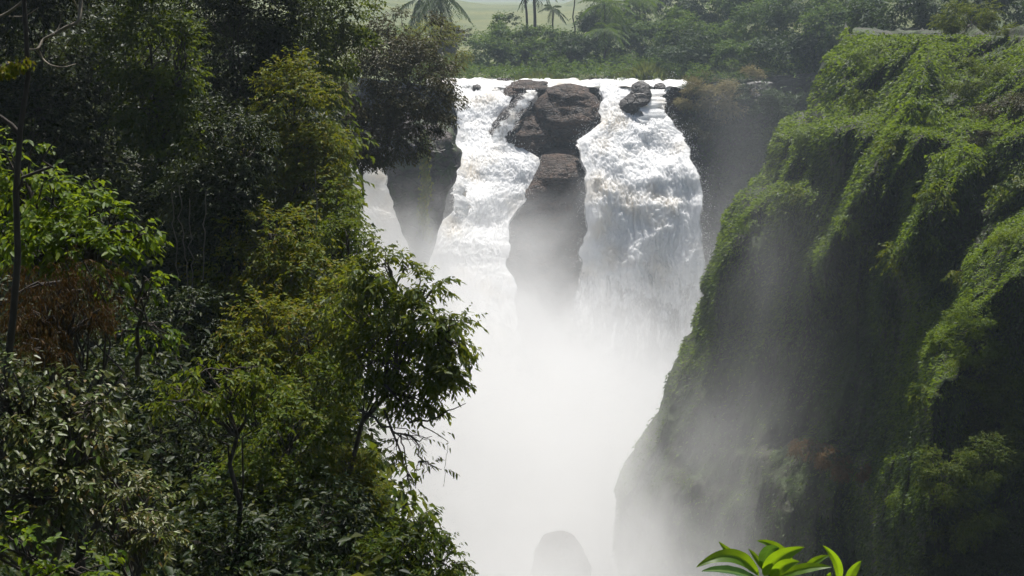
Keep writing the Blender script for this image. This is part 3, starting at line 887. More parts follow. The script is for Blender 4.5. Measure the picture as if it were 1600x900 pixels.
tree('sprig_shrub', 'thin shrub with few bright sprigs right of the rusty mossy tree', 'shrub', [(225, 432, 45, 16, 15), (185, 470, 36, 16, 15), (230, 520, 52, 22, 16)], 'leaf_bright', .10, .55, 1.2, hang=.5, clump=.4, base=(215, 585, 16), limbs=8)
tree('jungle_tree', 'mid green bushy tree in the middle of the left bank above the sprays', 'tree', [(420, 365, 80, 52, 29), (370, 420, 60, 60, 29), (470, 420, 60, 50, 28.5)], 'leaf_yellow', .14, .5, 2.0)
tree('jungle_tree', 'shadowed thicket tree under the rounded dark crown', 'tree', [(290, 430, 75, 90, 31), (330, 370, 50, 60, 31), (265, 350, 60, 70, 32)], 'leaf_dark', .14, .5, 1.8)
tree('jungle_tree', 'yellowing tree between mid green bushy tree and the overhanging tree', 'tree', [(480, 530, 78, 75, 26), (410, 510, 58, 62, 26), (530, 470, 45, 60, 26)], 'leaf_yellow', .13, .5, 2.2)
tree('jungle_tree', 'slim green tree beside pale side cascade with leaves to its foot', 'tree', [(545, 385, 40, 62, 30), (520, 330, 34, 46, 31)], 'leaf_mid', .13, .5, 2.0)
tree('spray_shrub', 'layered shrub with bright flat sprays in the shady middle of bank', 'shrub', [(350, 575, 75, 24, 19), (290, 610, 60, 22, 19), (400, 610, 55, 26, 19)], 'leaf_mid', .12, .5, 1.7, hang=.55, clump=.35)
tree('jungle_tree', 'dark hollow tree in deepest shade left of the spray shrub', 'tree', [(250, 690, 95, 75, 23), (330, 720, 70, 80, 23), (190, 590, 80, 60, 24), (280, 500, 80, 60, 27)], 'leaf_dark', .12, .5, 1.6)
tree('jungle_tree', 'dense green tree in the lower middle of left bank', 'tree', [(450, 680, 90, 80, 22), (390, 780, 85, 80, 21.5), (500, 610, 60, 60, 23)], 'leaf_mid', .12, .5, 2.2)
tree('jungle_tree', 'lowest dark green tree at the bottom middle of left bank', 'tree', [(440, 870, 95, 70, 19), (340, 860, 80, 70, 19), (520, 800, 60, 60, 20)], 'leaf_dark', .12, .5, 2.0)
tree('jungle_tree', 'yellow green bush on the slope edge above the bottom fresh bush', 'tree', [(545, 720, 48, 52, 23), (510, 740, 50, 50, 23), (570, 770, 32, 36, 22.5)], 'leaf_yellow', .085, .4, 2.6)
tree('glossy_shrub', 'grey green glossy shrub with large leaves in the bottom left corner', 'shrub', [(60, 680, 85, 75, 11), (120, 620, 70, 50, 11.3), (20, 620, 50, 60, 11), (60, 780, 80, 60, 10.5)], 'leaf_grey', .095, .5, 1.8, bark='bark', hang=.4)
tree('pale_shrub', 'pale grey leaved shrub with whorled tips right of the glossy shrub', 'shrub', [(190, 770, 56, 42, 13), (235, 790, 42, 36, 13), (150, 720, 46, 36, 13.2), (265, 835, 22, 22, 13)], 'leaf_grey', .085, .38, 1.6, bark='bark', nl=9, clump=.4)
tree('low_shrub', 'small bright green shrub at the very bottom left edge', 'shrub', [(110, 888, 75, 26, 8.5), (30, 860, 40, 36, 8.5)], 'leaf_bright', .085, .5, 1.5, hang=.3, base=(90, 960, 8.7))
tree('fresh_bush', 'fresh green bush with drooping tips at the bottom beside the mist', 'bush', [(650, 850, 52, 42, 19), (610, 870, 60, 40, 19), (690, 880, 40, 30, 18.8), (700, 840, 16, 18, 18.8), (655, 805, 26, 18, 19), (725, 885, 16, 14, 18.6)], 'leaf_mid', .10, .42, 2.2, hang=.5)

# the tree whose long leaves hang out over the gorge
def overhang_extra(tb, axis, rng):
    for a, b, sag in [((600, 600, 22), (700, 690, 21.4), .06), ((600, 640, 22), (650, 760, 21.6), .08), ((640, 660, 22), (728, 630, 21.3), .05), ((560, 560, 22.4), (735, 500, 21.5), -.12)]:
        w = wiggle(rng, P(*a), P(*b), 10, .03, sag)
        tb.tube(w, np.linspace(.026, .006, 10), 6)
tree('overhanging_tree', 'long leaved tree reaching over the white mist from left bank', 'tree', [
    (650, 500, 62, 52, 22), (700, 520, 36, 62, 21.6), (665, 450, 40, 26, 22), (610, 420, 48, 40, 22.4), (600, 560, 52, 60, 22.4), (690, 590, 38, 40, 21.6), (560, 480, 50, 60, 23), (640, 620, 46, 30, 22)],
    'leaf_warm', .15, .44, 3.6, base=(520, 800, 23.5), hang=.5, bark='bark', clump=.42, nl=8, flat=.75, limbs=16, extra=overhang_extra)
tree('overhanging_sprig', 'sparse drooping sprig of long leaves below the overhanging tree', 'branch', [
    (655, 690, 30, 18, 21.5), (668, 735, 28, 16, 21.4), (620, 690, 30, 26, 21.8), (640, 760, 16, 12, 21.4)], 'leaf_warm', .15, .36, .5, base=(560, 640, 22.2), hang=.6, bark='bark', clump=.4, trunk_r=.028, limbs=10)

# slender trunk, bare branches, mossy limb
tb = MB()
rng = np.random.default_rng(3)
b0 = P(4, 660, 12.4)
tb.tube(np.stack([P(2, 720, 12.4), P(8, 600, 12.4), P(20, 500, 12.3), P(28, 400, 12.3), P(25, 300, 12.3), P(32, 200, 12.3), P(44, 120, 12.4), P(36, -30, 12.5)]), np.linspace(.042, .022, 8), 8)
tb.tube(wiggle(rng, P(26, 300, 12.3), P(90, 215, 12), 7, .05), np.linspace(.022, .006, 7), 5)
tb.tube(wiggle(rng, P(30, 210, 12.3), P(-40, 150, 12.3), 7, .05), np.linspace(.03, .02, 7), 6)
base = P(2, 720, 12.4)
r = thing('slender_tree', 'slender dark trunk standing at the left margin through bright leaves', 'tree', base)
link('trunk', tb.mesh('trunk', base), M['bark_dark'], r)
strip_leaves('moss', r, M['leaf_yellow'], P(np.array([-30, 0, 20, 42]), np.array([112, 112, 106, 96]), np.full(4, 12.3)), .05, .5, 900, 8, (.03, .05, .025))
tb2 = MB()
tb2.tube(wiggle(rng, P(-40, 118, 12.35), P(44, 96, 12.3), 6, .02), np.linspace(.05, .02, 6), 7)
link('limb', tb2.mesh('limb', base), M['bark_dark'], r)

tb = MB()
def br(pts, r0, r1, d=13.5):
    k = len(pts)
    p = np.stack([P(a, b, d + .12 * math.sin(i * 1.7)) for i, (a, b) in enumerate(pts)])
    t = np.linspace(0, 1, 4 * k)
    kk = np.linspace(0, 1, k)
    q = np.stack([np.interp(t, kk, p[:, c]) for c in range(3)], -1)
    for _ in range(2): q[1:-1] = (q[:-2] + 2 * q[1:-1] + q[2:]) / 4
    tb.tube(q, np.linspace(r0, r1, len(q)), 6)
br([(128, -30), (126, 0), (125, 34), (104, 42), (84, 54), (66, 62), (60, 78), (36, 77)], .026, .010)
br([(60, 78), (66, 92), (78, 102), (98, 106), (118, 100)], .015, .005)
br([(125, 34), (124, 20), (110, -10)], .012, .008)
br([(-20, 32), (10, 22), (34, 4), (50, -20)], .018, .012)
br([(14, 26), (40, 26), (60, 12)], .009, .004)
br([(84, 54), (96, 36), (92, 12)], .006, .003)
base = P(128, -30, 13.5)
r = thing('bare_branch', 'bare twisted brown branch forking in the top left corner', 'branch', base)
link('wood', tb.mesh('wood', base), M['bark_pale'], r)

# hanging lianas
def liana(px, y0, y1, d, label, name='liana', rad=.012, group='lianas hanging on the left bank'):
    tb = MB()
    rg = np.random.default_rng(int(px))
    p = wiggle(rg, P(px, y0, d), P(px + rg.uniform(-14, 14), y1, d - .2), 14, .016)
    tb.tube(p, rad, 5)
    o = link(name, tb.mesh(name, p[0]), M['bark_pale'], None, p[0])
    tag(o, label, name, group)
for px, a, b, d in [(268, 300, 470, 27.5), (280, 290, 450, 27.5), (296, 310, 480, 27.5), (322, 300, 440, 27.5)]:
    liana(px, a, b, d, 'thin pale liana hanging in the dark below the glinting crown')
liana(492, 265, 352, 26, 'pale looping liana hanging under the yellow edged tree', group=None, rad=.014)
liana(700, 690, 760, 21.3, 'hair thin reddish root dangling alone in front of the mist', 'root', .004, None)

# ------------------------------------------------------------ right cliff growth
cliff_front = allp[8:, 8 - 5:]
PX = np.concatenate([np.repeat(PX[:, :1], 5, 1), PX], 1)
PY = np.concatenate([np.repeat(PY[:, :1], 5, 1), PY], 1)
nrm = np.cross(np.gradient(cliff_front, axis=1), np.gradient(cliff_front, axis=0))
area = np.linalg.norm(nrm, axis=-1)
nrm = unit(nrm)
sgn = np.sign(np.sum(nrm * -unit(cliff_front), -1, keepdims=True)); nrm = nrm * sgn
def scatter(n, seed, wfun):
    rg = np.random.default_rng(seed)
    w = (area * wfun(PX, PY, nrm, cliff_front))[:-1, :-1]
    nc_ = w.shape[1]
    w = w.ravel()
    idx = rg.choice(len(w), n, p=w / w.sum())
    i, j = idx // nc_, idx % nc_
    s, t = rg.uniform(0, 1, (2, n, 1))
    c = cliff_front
    p = (1 - s) * ((1 - t) * c[i, j] + t * c[i, j + 1]) + s * ((1 - t) * c[i + 1, j] + t * c[i + 1, j + 1])
    return rg, p + rg.normal(0, .05, (n, 3)), nrm[i, j]
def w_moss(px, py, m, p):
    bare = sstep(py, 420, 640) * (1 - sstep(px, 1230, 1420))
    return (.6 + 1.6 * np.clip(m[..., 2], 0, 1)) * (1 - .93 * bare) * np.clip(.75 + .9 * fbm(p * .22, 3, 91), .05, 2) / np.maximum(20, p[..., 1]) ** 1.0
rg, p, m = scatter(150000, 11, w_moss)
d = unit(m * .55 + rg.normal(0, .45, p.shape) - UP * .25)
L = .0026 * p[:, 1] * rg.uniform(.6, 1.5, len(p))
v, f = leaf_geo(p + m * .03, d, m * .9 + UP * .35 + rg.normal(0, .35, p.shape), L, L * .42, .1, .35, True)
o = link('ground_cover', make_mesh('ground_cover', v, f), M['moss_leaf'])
tag(o, 'bright green moss and grass growing on the cliff ridges', 'ground cover', kind='stuff')
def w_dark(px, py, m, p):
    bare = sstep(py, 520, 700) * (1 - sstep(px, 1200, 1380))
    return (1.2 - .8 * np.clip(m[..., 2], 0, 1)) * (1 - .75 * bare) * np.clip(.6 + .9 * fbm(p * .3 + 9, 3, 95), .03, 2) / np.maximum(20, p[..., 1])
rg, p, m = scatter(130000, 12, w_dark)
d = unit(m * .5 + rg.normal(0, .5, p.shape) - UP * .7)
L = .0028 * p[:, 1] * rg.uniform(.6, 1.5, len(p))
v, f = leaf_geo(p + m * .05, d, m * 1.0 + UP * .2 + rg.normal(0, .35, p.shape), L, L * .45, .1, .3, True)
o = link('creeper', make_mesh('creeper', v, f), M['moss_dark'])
tag(o, 'dark creepers hanging down the steep cliff faces', 'creeper', kind='stuff')

def cbush(label, px, py, rx, ry, mat, leaf=.3, name='bush', cat='bush', cover=2.2, lobes=None, out=1.0, hang=.4, **kw):
    d = float(cliff_depth(np.array(px), np.array(py + ry * .6))) - out
    lb = [(px, py, rx, ry, d)] + [(px + a, py + b, c, e, d - q) for a, b, c, e, q in (lobes or [])]
    return tree(name, label, cat, lb, mat, leaf, .45, cover, base=(px + rx * .2, py + ry + 6, d + out + .4), hang=hang, group='bushes growing on the right cliff', limbs=8, **kw)
cbush('rounded leafy shrub standing on top of the right cliff near the corner', 1515, 28, 46, 34, 'leaf_mid', .24, lobes=[(-40, 12, 22, 18, 0), (40, 22, 30, 22, .5)], out=-2)
cbush('glossy leafed bush at the top left shoulder of the right cliff', 1372, 86, 40, 20, 'moss_leaf', .24, lobes=[(40, 0, 40, 18, 0), (90, 4, 40, 16, .5)])
cbush('small pale leaved bush on the lower left shoulder step of cliff', 1262, 212, 26, 15, 'moss_leaf', .26, lobes=[(24, 4, 20, 10, 0)])
cbush('shiny leaved bush on the cliff top below the rounded shrub', 1540, 120, 60, 30, 'leaf_mid', .2, lobes=[(60, 30, 50, 34, 0)])
cbush('brownish green bush at right margin beneath the cliff top', 1580, 175, 40, 36, 'leaf_brown', .18, lobes=[(-30, 40, 30, 26, 0)])
cbush('bright hanging bush at the right margin half way down cliff', 1575, 378, 34, 26, 'leaf_bright', .13, lobes=[(30, 30, 36, 30, 0)], hang=.6)
cbush('sunlit green bush bulging from the cliff above shaded hollow', 1530, 500, 48, 24, 'leaf_bright', .12, lobes=[(-58, 30, 22, 14, 0), (50, -20, 40, 28, 0), (0, 40, 42, 30, .3)], hang=.5)
cbush('green bush below the sunlit bulging bush at right margin', 1530, 585, 40, 44, 'leaf_mid', .12, lobes=[(50, 10, 44, 50, 0), (20, 70, 40, 40, 0)], hang=.5)
cbush('light green tuft beside the rust coloured growth low on cliff', 1402, 775, 24, 20, 'leaf_bright', .13, lobes=[(30, -36, 18, 12, 0), (46, 20, 26, 26, 0)], hang=.4)
cbush('dark bush with a few bright leaves low on the right cliff', 1470, 745, 38, 44, 'leaf_mid', .12, lobes=[(40, 60, 50, 50, 0), (80, -30, 50, 50, 0)])
cbush('drooping dark bush in the bottom right corner', 1540, 850, 70, 60, 'leaf_dark', .11, lobes=[(-60, 30, 40, 40, 0), (60, -10, 50, 60, 0)], hang=.6)
cbush('pale green bush at the foot of cliff near bottom right', 1480, 845, 26, 34, 'leaf_mid', .12, hang=.5)
cbush('rust coloured dry growth on the brown cliff ledge', 1345, 735, 46, 13, 'leaf_rust', .2, lobes=[(50, -10, 36, 12, 0), (-46, -22, 30, 10, 0)], name='dry_shrub', cat='shrub', cover=2.6, hang=.8, out=2.2)
cbush('reddish brown dry tangle capping the left end of ledge', 1262, 700, 36, 12, 'leaf_rust', .2, lobes=[(26, 16, 22, 12, 0)], name='dry_shrub', cat='shrub', cover=2.2, hang=.9, out=2.0)

for k, (px, py, rx, ry, mt) in enumerate([(1352, 150, 20, 13, 'leaf_mid'), (1425, 165, 24, 15, 'moss_leaf'), (1392, 222, 18, 14, 'leaf_mid'), (1325, 345, 17, 15, 'moss_leaf'), (1398, 398, 20, 15, 'leaf_mid'),
        (1462, 300, 22, 18, 'leaf_mid'), (1500, 240, 24, 18, 'moss_leaf'), (1440, 360, 18, 14, 'moss_leaf'), (1165, 345, 18, 11, 'moss_leaf'), (1240, 300, 16, 11, 'leaf_mid'), (1500, 420, 20, 15, 'leaf_mid'), (1590, 290, 26, 22, 'leaf_mid'), (1450, 615, 20, 18, 'leaf_mid'), (1560, 660, 26, 24, 'leaf_mid')]):
    d = float(cliff_depth(np.array(px), np.array(py + ry * .5))) - .9
    tree('tuft', 'small leafy tuft growing on a mossy ridge of the right cliff', 'plant', [(px, py, rx, ry, d), (px + rx * .7, py + ry * .5, rx * .7, ry * .7, d)], mt, .34, .5, 2.4,
         base=(px, py + ry + 5, d + 1.2), hang=.6, group='small tufts on the cliff ridges', limbs=5, clump=.5)

# ------------------------------------------------------------ growth behind the falls
G = 'trees on the far bank above the falls'
def far(label, lobes, mat='leaf_far', leaf=.55, name='far_bank_tree', cat='tree', cover=4.6, **kw):
    kw.setdefault('group', G)
    return tree(name, label, cat, lobes, mat, leaf, .5, cover, ground=plat_z, bark='bark_dark', limbs=8, **kw)
far('olive brown bush at the left end of the far bank', [(728, 100, 26, 28, 226), (705, 70, 28, 32, 230)], 'leaf_brown')
far('green bush right of the olive brown bush on far bank', [(765, 85, 32, 36, 228), (745, 112, 26, 20, 224)], 'leaf_far')
far('bushy bright green tree left of the thin bare palm trunk', [(805, 72, 32, 34, 232), (790, 45, 22, 20, 236), (820, 96, 26, 20, 228)], 'leaf_far')
far('rounded green bush behind the left reed bed', [(850, 85, 34, 28, 230), (858, 60, 28, 22, 236)], 'leaf_far')
far('dark round bush hanging over the waterline between the reed beds', [(890, 88, 38, 34, 226), (905, 105, 26, 20, 223)], 'leaf_fardark')
far('dark tree with brown tips left of the tall palms', [(925, 62, 30, 46, 238), (915, 98, 26, 22, 228)], 'leaf_fardark')
far('tall dark green tree just right of the reeds at the lip end', [(1075, 85, 40, 40, 214), (1110, 105, 34, 26, 212)], 'leaf_fardark')
far('bushy hazy tree above the dry tan bush near the lip', [(1150, 95, 40, 36, 211), (1185, 120, 32, 28, 209)], 'leaf_far')
far('hazy blue green tree left of the cliff top edge', [(1225, 90, 40, 44, 209), (1280, 70, 34, 44, 207)], 'leaf_fardark')
far('wide dark tree behind the dark tree with brown tips', [(950, 40, 44, 40, 250), (985, 25, 36, 34, 252)], 'leaf_fardark')
far('tall hazy tree at the top between two dark trees right of centre', [(1160, 0, 46, 40, 240), (1205, -5, 40, 40, 238)], 'leaf_far')
far('mid green tree rising behind the right reed bed', [(985, 70, 34, 44, 238), (1010, 45, 32, 38, 242)], 'leaf_far')
far('dark tree overhanging the brown stones right of reed bed', [(1045, 72, 30, 40, 228), (1035, 100, 26, 22, 222)], 'leaf_fardark')
far('broad green tree with pale flecks at the right end of lip', [(1090, 62, 46, 40, 226), (1125, 80, 44, 34, 222), (1060, 40, 36, 30, 230)], 'leaf_far')
far('dark tree at the top above the broad flecked tree', [(1110, 12, 50, 34, 246), (1060, 8, 40, 30, 250)], 'leaf_fardark')
far('tall hazy tree above the dry brown bush', [(1180, 40, 46, 52, 226), (1165, 85, 36, 30, 220)], 'leaf_far')
far('hazy dark tree left of the mossy cliff top', [(1245, 50, 44, 60, 215), (1270, 100, 34, 40, 208)], 'leaf_fardark')
far('hazy green tree right behind the cliff shoulder', [(1255, 140, 36, 40, 205), (1215, 125, 32, 36, 208)], 'leaf_far')
far('shadowy tree at the top beside the mossy cliff', [(1310, 40, 46, 50, 205), (1330, 5, 50, 30, 210)], 'leaf_far', group=G)
far('large dark tree crown along the top right edge', [(1400, 25, 60, 38, 165), (1460, 10, 50, 30, 160), (1350, 45, 34, 30, 170)], 'leaf_fardark', base=(1400, 90, 168))
far('dark tree filling the top right corner', [(1580, 15, 60, 40, 150), (1530, -15, 50, 30, 150)], 'leaf_fardark', base=(1570, 80, 152))
FX = np.stack([xx + 0 * yy, yy, zz + rise], -1).reshape(-1, 3)
_fwd = FX[:, 1] * CP + FX[:, 2] * SP
FPX = 800 + F * FX[:, 0] / _fwd
FPY = 450 - F * (FX[:, 2] * CP - FX[:, 1] * SP) / _fwd
def face_d(px, py):
    m = (np.abs(FPX - px) < 7) & (np.abs(FPY - py) < 7)
    return float(FX[m, 1].min()) if m.any() else 199.0
def wbush(label, lobes, mat, leaf=.45, name='far_slope_bush', cat='bush', **kw):
    lb = [(a, b, c, e, face_d(a, b + e * .5) - .12 * c * .1 * 3) for a, b, c, e in lobes]
    a, b, c, e, d = lb[0]
    return tree(name, label, cat, lb, mat, leaf, .5, kw.pop('cover', 4.0), base=(a, b + e + 4, face_d(a, b + e + 4)), bark='bark_dark', limbs=8, **kw)
wbush('hazy bush on the slope under the cliff shoulder', [(1200, 185, 40, 32), (1235, 170, 34, 34), (1180, 160, 30, 26)], 'leaf_fardark')
wbush('grey green bush in the spray right of the waterfall', [(1140, 212, 36, 28), (1180, 240, 34, 28)], 'leaf_fardark')
wbush('low green bush on a ledge beside the right waterfall', [(1130, 285, 34, 14), (1165, 290, 26, 12)], 'leaf_far')
wbush('faint green bush low in the spray beside right waterfall', [(1150, 335, 34, 20), (1185, 315, 28, 18)], 'leaf_far')
wbush('hazy hanging bush between the spray and the cliff steps', [(1200, 262, 30, 34), (1210, 225, 26, 24)], 'leaf_far')
wbush('dry tan bush at the right end of the lip', [(1085, 150, 36, 28), (1125, 158, 42, 32), (1155, 128, 36, 26)], 'leaf_dry', .3, 'dry_bush', cover=2.6, hang=.1)
wbush('dark scrubby bush between the dry tan bush and the lip rock', [(1068, 190, 26, 26), (1095, 215, 30, 30)], 'leaf_brown')

# creepers and scrub on the rock wall right of the falls
rg = np.random.default_rng(78)
k = np.where((FPX > 1055) & (FPX < 1420) & (FPY > 118) & (FPY < 470))[0]
i = rg.choice(k, 5200)
dn = fbm(FX[i] * np.array([.16, .1, .16]), 3, 44)
i = i[(dn > -.35) & ((FPX[i] > 1100) | (FPY[i] < 200) | (rg.uniform(0, 1, len(i)) < .3))]
pz = FX[i] + rg.normal(0, .55, (len(i), 3)) + np.array([0, -.8, .2])
v, f = sprays(rg, pz, unit(rg.normal(0, .6, (len(i), 3)) + np.array([0, -.8, .3])), 6, 1.5, .5, .5, .5, True)
o = link('scrub', make_mesh('scrub', v, f), M['leaf_fardark'])
tag(o, 'hazy scrub and creepers on the rock wall right of the falls', 'scrub', kind='stuff')

rg = np.random.default_rng(77)
n = 14000
y = 208.5 + 105 * rg.uniform(0, 1, n) ** 1.5
x = rg.uniform(-22, 75, n) * y / 220
y = np.where((x > 29) & (rg.uniform(0, 1, n) < .25), rg.uniform(202.5, 209, n), y)
k = (fbm(np.stack([x * .12, y * .12, x * 0], -1), 3, 3) > -.15) | (y < 224)
x, y = x[k], y[k]
z = plat_z(x, y) + rg.uniform(0, 1, len(x)) ** 1.3 * (1.6 + 1.8 * np.clip(fbm(np.stack([x * .2, y * .2, x * 0], -1), 2, 13), -.5, 1))
v, f = sprays(rg, np.stack([x, y, z], -1), unit(rg.normal(0, .6, (len(x), 3)) + UP * .7), 6, 1.2, .5, .5, .3, True)
o = link('undergrowth', make_mesh('undergrowth', v, f), M['leaf_far'])
tag(o, 'mixed green scrub between the trees on the far bank', 'undergrowth', kind='stuff')

def reeds(label, spots, n, h, seed, mat='reed'):
    rg = np.random.default_rng(seed)
    i = rg.integers(0, len(spots), n)
    s = np.array(spots, float)[i]
    px = s[:, 0] + rg.normal(0, 1, n) * s[:, 1]
    d = s[:, 2] + rg.normal(0, .8, n)
    x = (px - 800) / F * d * 1.02
    z = plat_z(x, d) - .1
    p = np.stack([x, d, z], -1)
    fall = np.exp(-((px - s[:, 0]) / (s[:, 1] * 1.6)) ** 2)
    L = h * s[:, 3] * rg.uniform(.5, 1.15, n) * (.35 + .65 * fall)
    dr = UP + rg.normal(0, .32, (n, 3))
    v, f = leaf_geo(p, dr, rg.normal(0, 1, (n, 3)), L, L * .07 + .05, .1, .18, True)
    base = p.mean(0)
    o = link('reed_clump', make_mesh('reed_clump', v - base, f), M[mat], None, base)
    tag(o, label, 'reeds', 'reed beds on the far bank')
reeds('low yellow green reed bed left of the dark round bush', [(815, 14, 210, .7), (840, 16, 209.5, .9), (865, 14, 210, .6)], 2200, 2.6, 1)
reeds('taller pale reed bed right of the dark round bush', [(965, 16, 210, .6), (1005, 14, 210, 1.15), (1030, 12, 209.5, .8), (985, 14, 209.5, .7)], 2800, 3.2, 2)
reeds('thin brownish reeds at the right of the lip near the bank rock', [(1075, 8, 207, .9), (1090, 10, 206, 1.0)], 900, 2.8, 3, 'leaf_dry')

def palm(label, px, py_top, d, py_base=60, fr=11, fl=3.6, lean=0, rad=.17, mat='leaf_fardark', group='palms above the falls', skirt=False):
    SEED[0] += 1
    rg = np.random.default_rng(SEED[0])
    top = P(px + lean, py_top, d)
    bx = P(px, py_base, d)
    base = np.array([bx[0], d, float(plat_z(bx[0], d)) - .2])
    root = thing('palm_tree', label, 'palm', base, group)
    tb = MB()
    tb.tube(wiggle(rg, base, top, 8, .012), np.linspace(rad * 1.2, rad * .8, 8), 8)
    link('trunk', tb.mesh('trunk', base), M['bark_dark'], root)
    for k in range(fr):
        a = 2 * math.pi * (k + rg.uniform(0, .6)) / fr
        el = rg.uniform(-.5, .9) if not skirt else rg.uniform(-1.2, .7)
        dr = np.array([math.cos(a) * math.cos(el), math.sin(a) * math.cos(el), math.sin(el)])
        t = np.linspace(0, 1, 14)
        rach = top + dr * (t * fl)[:, None] - UP * ((t ** 2) * fl * .55)[:, None]
        fb = MB()
        fb.tube(rach, np.linspace(.05, .012, 14), 4)
        side = unit(np.cross(dr, UP))
        p, dd = [], []
        for s in (-1, 1):
            for tt in np.linspace(.15, 1, 22):
                q = top + dr * tt * fl - UP * tt * tt * fl * .55
                p.append(q); dd.append(side * s * .9 + dr * .5 - UP * .45 + rg.normal(0, .1, 3))
        p = np.array(p); dd = np.array(dd)
        L = fl * .26 * np.sin(np.clip(np.tile(np.linspace(.15, 1, 22), 2), 0, 1) * 2.6 + .3) + .25
        v, f = leaf_geo(p, dd, np.tile(UP, (len(p), 1)) + rg.normal(0, .2, p.shape), L, np.full(len(p), .16), .05, .2, True)
        fb.add(v, f)
        link('frond', fb.mesh('frond', base, False), M[mat], root)
palm('dark drooping palm at the top left of the falls against pale hills', 688, -12, 200, 70, 15, 5.2, mat='leaf_fardark', skirt=True)
palm('shorter drooping palm just left of the dark palm by the hills', 655, -2, 204, 70, 12, 4.6, skirt=True)
palm('thin straight palm trunk whose head is above the picture', 822, -42, 240, 60, 10, 4.0, rad=.22)
palm('slightly thicker pair of palm trunk with low dead fronds', 836, -30, 242, 60, 10, 4.4, rad=.3, skirt=True)
palm('small spiky young palm among the bushes right of the trunks', 862, 14, 246, 50, 9, 3.0, lean=2)
palm('palm with broad grey green fronds at the top right of centre', 945, 6, 236, 70, 15, 6.0, mat='leaf_far')
palm('tall pale palm with arching fronds right of the grey green palm', 1000, 0, 246, 70, 14, 6.0, mat='leaf_far')
palm('low shaggy palm below the broad fronded palms', 945, 46, 230, 90, 14, 4.6, mat='leaf_far')
palm('slim palm stem left of the broad fronded palms', 898, -26, 250, 50, 9, 3.6, rad=.14)

# ------------------------------------------------------------ foreground plant
def near_leaf_mat(name, c, tc, back=0.5):
    t = NT(name)
    n = t.noise(14, 3, .5)
    col = t.ramp(n, [(.3, tuple(x * .75 for x in c)), (.7, c)])
    at = t.n('ShaderNodeAttribute', attribute_name='vein')
    col = t.mix(t.math('MULTIPLY', at.outputs['Fac'], .5), col, (.20, .30, .06))
    p = t.n('ShaderNodeBsdfPrincipled', Roughness=.45)
    t.l(col, p.inputs['Base Color'])
    tr = t.n('ShaderNodeBsdfTranslucent')
    tr.inputs['Color'].default_value = (*tc, 1)
    mx = t.n('ShaderNodeMixShader')
    mx.inputs[0].default_value = back
    t.l(p.outputs[0], mx.inputs[1]); t.l(tr.outputs[0], mx.inputs[2])
    t.l(mx.outputs[0], t.out.inputs['Surface'])
    return t.m
M['near_leaf'] = near_leaf_mat('near_leaf', (.085, .17, .012), (.34, .52, .012))
M['near_leaf_dark'] = near_leaf_mat('near_leaf_dark', (.04, .10, .02), (.12, .24, .02), .3)
PD = 2.3
def lance(parent, bpx, ctl, tip, w, db=0, dt=0, tilt=.6, mat='near_leaf', label=None, origin=None, wavy=.0):
    b = P(bpx[0], bpx[1], PD + db); c = P(ctl[0], ctl[1], PD + (db + dt) / 2); e = P(tip[0], tip[1], PD + dt)
    nt, ns = 22, 9
    t = np.linspace(0, 1, nt)[:, None]
    mid = (1 - t) ** 2 * b + 2 * t * (1 - t) * c + t * t * e
    tan = unit(np.gradient(mid, axis=0))
    nrm = unit(UP * tilt + np.array([0, -1, 0]) * (1 - tilt) - tan * np.sum((UP * tilt + np.array([0, -1, 0]) * (1 - tilt)) * tan, -1, keepdims=True))
    s = np.cross(tan, nrm)
    W = w * PD / F * (np.sin(np.pi * t ** .85) ** .8 * .5 + .0)
    u = np.linspace(-1, 1, ns)[None, :, None]
    v = mid[:, None] + s[:, None] * (W[:, None] * u) + nrm[:, None] * (W[:, None] * (.42 * np.abs(u) + .05 * np.sin(t * 26)[:, None] * np.abs(u)))
    me = make_mesh('leaf', v.reshape(-1, 3) - origin, grid_faces(nt, ns), True)
    vein = np.maximum(np.clip(1 - np.abs(u[..., 0]) * 7, 0, 1) + 0 * t, .55 * np.clip(np.cos((t * 14 - np.abs(u[..., 0]) * 1.6) * 2 * np.pi) * 3 - 2, 0, 1))
    at = me.attributes.new('vein', 'FLOAT', 'POINT')
    at.data.foreach_set('value', vein.astype(np.float32).ravel())
    o = link('leaf', me, M[mat], parent)
    if label: o['label'] = label
    return o
pb = P(1203, 905, PD)
base = np.array([pb[0] + .03, PD + .04, float(left_z(pb[0], PD)) - .02])
pl = thing('leafy_plant', 'bright green lance leaved plant tip at the bottom of the view', 'plant', base)
tb = MB()
tb.tube(np.stack([base, base * .5 + P(1200, 905, PD) * .5 + np.array([.02, 0, 0]), P(1206, 905, PD), P(1196, 880, PD)]), [.007, .006, .005, .003], 8)
tb.tube(np.stack([base + np.array([.02, 0, 0]), P(1290, 1000, PD), P(1318, 915, PD), P(1322, 900, PD)]), [.006, .005, .004, .003], 8)
link('stem', tb.mesh('stem', base), M['near_leaf_dark'], pl)
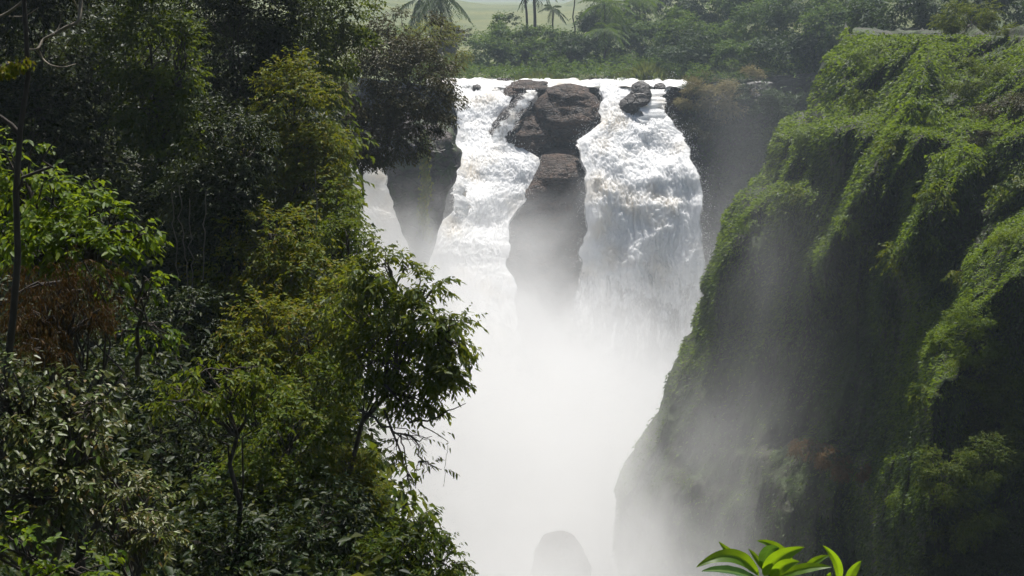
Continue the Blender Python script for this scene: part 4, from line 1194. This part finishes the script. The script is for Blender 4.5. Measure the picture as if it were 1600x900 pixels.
for a in [((1186, 900), (1150, 846), (1087, 887), 21, 0, -.06, .45),
          ((1188, 908), (1140, 886), (1095, 893), 17, .0, -.05, .7, 'near_leaf_dark'),
          ((1172, 886), (1140, 866), (1123, 846), 11, .03, .05, .3),
          ((1194, 893), (1184, 872), (1169, 857), 8, .0, .02, .3),
          ((1240, 880), (1215, 848), (1182, 845), 13, .05, .05, .4),
          ((1196, 888), (1192, 852), (1218, 856), 24, .02, -.02, .1, 'near_leaf_dark'),
          ((1194, 900), (1205, 868), (1258, 855), 22, -.02, -.05, .35),
          ((1204, 903), (1222, 878), (1250, 878), 17, -.04, -.08, .4),
          ((1215, 902), (1255, 884), (1300, 886), 15, -.03, -.06, .5),
          ((1255, 896), (1270, 874), (1297, 868), 12, .03, .02, .5),
          ((1310, 912), (1316, 875), (1285, 852), 13, .02, .0, .2),
          ((1322, 912), (1330, 890), (1346, 876), 14, .0, .0, .15),
          ((1288, 910), (1295, 899), (1298, 894), 7, -.02, -.02, .2)]:
    lance(pl, a[0], a[1], a[2], a[3] * 1.18, *a[4:7], mat=(a[7] if len(a) > 7 else 'near_leaf'), origin=base)

# ------------------------------------------------------------ air
def hull(name, rings, mat, label, cat, kind='stuff'):
    """rings: list of (y, x0, x1, z0, z1) box sections along y"""
    v = []
    for y, x0, x1, z0, z1 in rings:
        v += [(x0, y, z0), (x1, y, z0), (x1, y, z1), (x0, y, z1)]
    k = len(rings)
    f = grid_faces(k, 4, True)
    caps = np.array([[3, 2, 1, 0], [4 * (k - 1) + i for i in range(4)]])
    me = make_mesh(name, np.array(v, float), [f, caps])
    bm = bmesh.new()
    bm.from_mesh(me)
    bmesh.ops.recalc_face_normals(bm, faces=bm.faces)
    bm.to_mesh(me)
    bm.free()
    o = link(name, me, mat)
    return tag(o, label, cat, kind=kind)

def haze_mat(dens):
    t = NT('haze')
    v = t.n('ShaderNodeVolumePrincipled', Density=dens, Anisotropy=0.35)
    v.inputs['Color'].default_value = (.76, .88, 1.0, 1)
    t.l(v.outputs[0], t.out.inputs['Volume'])
    return t.m
HAZE = haze_mat(0.00038)
o = hull('haze', [(-30, -700, 700, -84, 60), (2600, -3000, 3000, -84, 60)], HAZE, 'thin sunlit haze filling the gorge air', 'haze')

def mist_mat(name):
    t = NT(name)
    g = t.n('ShaderNodeNewGeometry')
    pos = g.outputs['Position']
    sp = t.n('ShaderNodeSeparateXYZ')
    t.l(pos, sp.inputs[0])
    x, y, z = sp.outputs
    n1 = t.noise(.075, 4.0, .62, vec=pos, mul=(1, .7, .8), dist=.6)
    lump = t.math('MULTIPLY', t.math('SUBTRACT', n1, .5), 46.0)
    # height above the pool, with billows
    h = t.math('ADD', z, lump)
    # the white cloud rises towards the falls
    ramp = t.math('SUBTRACT', t.math('ADD', h, t.math('MULTIPLY', t.math('ADD', x, 4.0), .42)), t.math('MULTIPLY', t.math('SUBTRACT', y, 120.0), .02))
    dense = t.math('MULTIPLY', t.maprange(ramp, -43, -55), .16)
    mid = t.math('MULTIPLY', t.maprange(ramp, -26, -40), .040)
    # thin veils of spray drifting on the right
    xr0 = t.math('SUBTRACT', x, t.math('MULTIPLY', y, .10))
    n2 = t.noise(.085, 3.0, .55, vec=pos, mul=(1.3, .45, .7), dist=.8)
    thin = t.math('MULTIPLY', t.math('MULTIPLY', t.maprange(n2, .34, .70), t.maprange(t.math('SUBTRACT', h, t.math('MULTIPLY', t.maprange(xr0, 3, 9), 19.0)), -22, -44)), .020)
    thin = t.math('MULTIPLY', thin, t.maprange(y, 165, 135))
    s = t.math('ADD', dense, t.math('ADD', mid, thin))
    # fade at the sides and ends
    e = t.math('MULTIPLY', t.maprange(y, 58, 84), t.maprange(y, 190, 178))
    xr = t.math('SUBTRACT', x, t.math('MULTIPLY', y, .10))
    e = t.math('MULTIPLY', e, t.maprange(xr, 16, 4))
    s = t.math('MULTIPLY', s, e)
    v = t.n('ShaderNodeVolumePrincipled', Anisotropy=0.25)
    v.inputs['Color'].default_value = (.985, .985, .985, 1)
    t.l(s, v.inputs['Density'])
    t.l(v.outputs[0], t.out.inputs['Volume'])
    return t.m
MIST = mist_mat('mist')
hull('mist', [(58, -9, 23, -76, -8), (90, -13, 27, -76, -6), (130, -17, 32, -76, -6), (191, -26, 38, -76, -16)], MIST, 'white mist billowing up from the foot of the falls', 'mist')
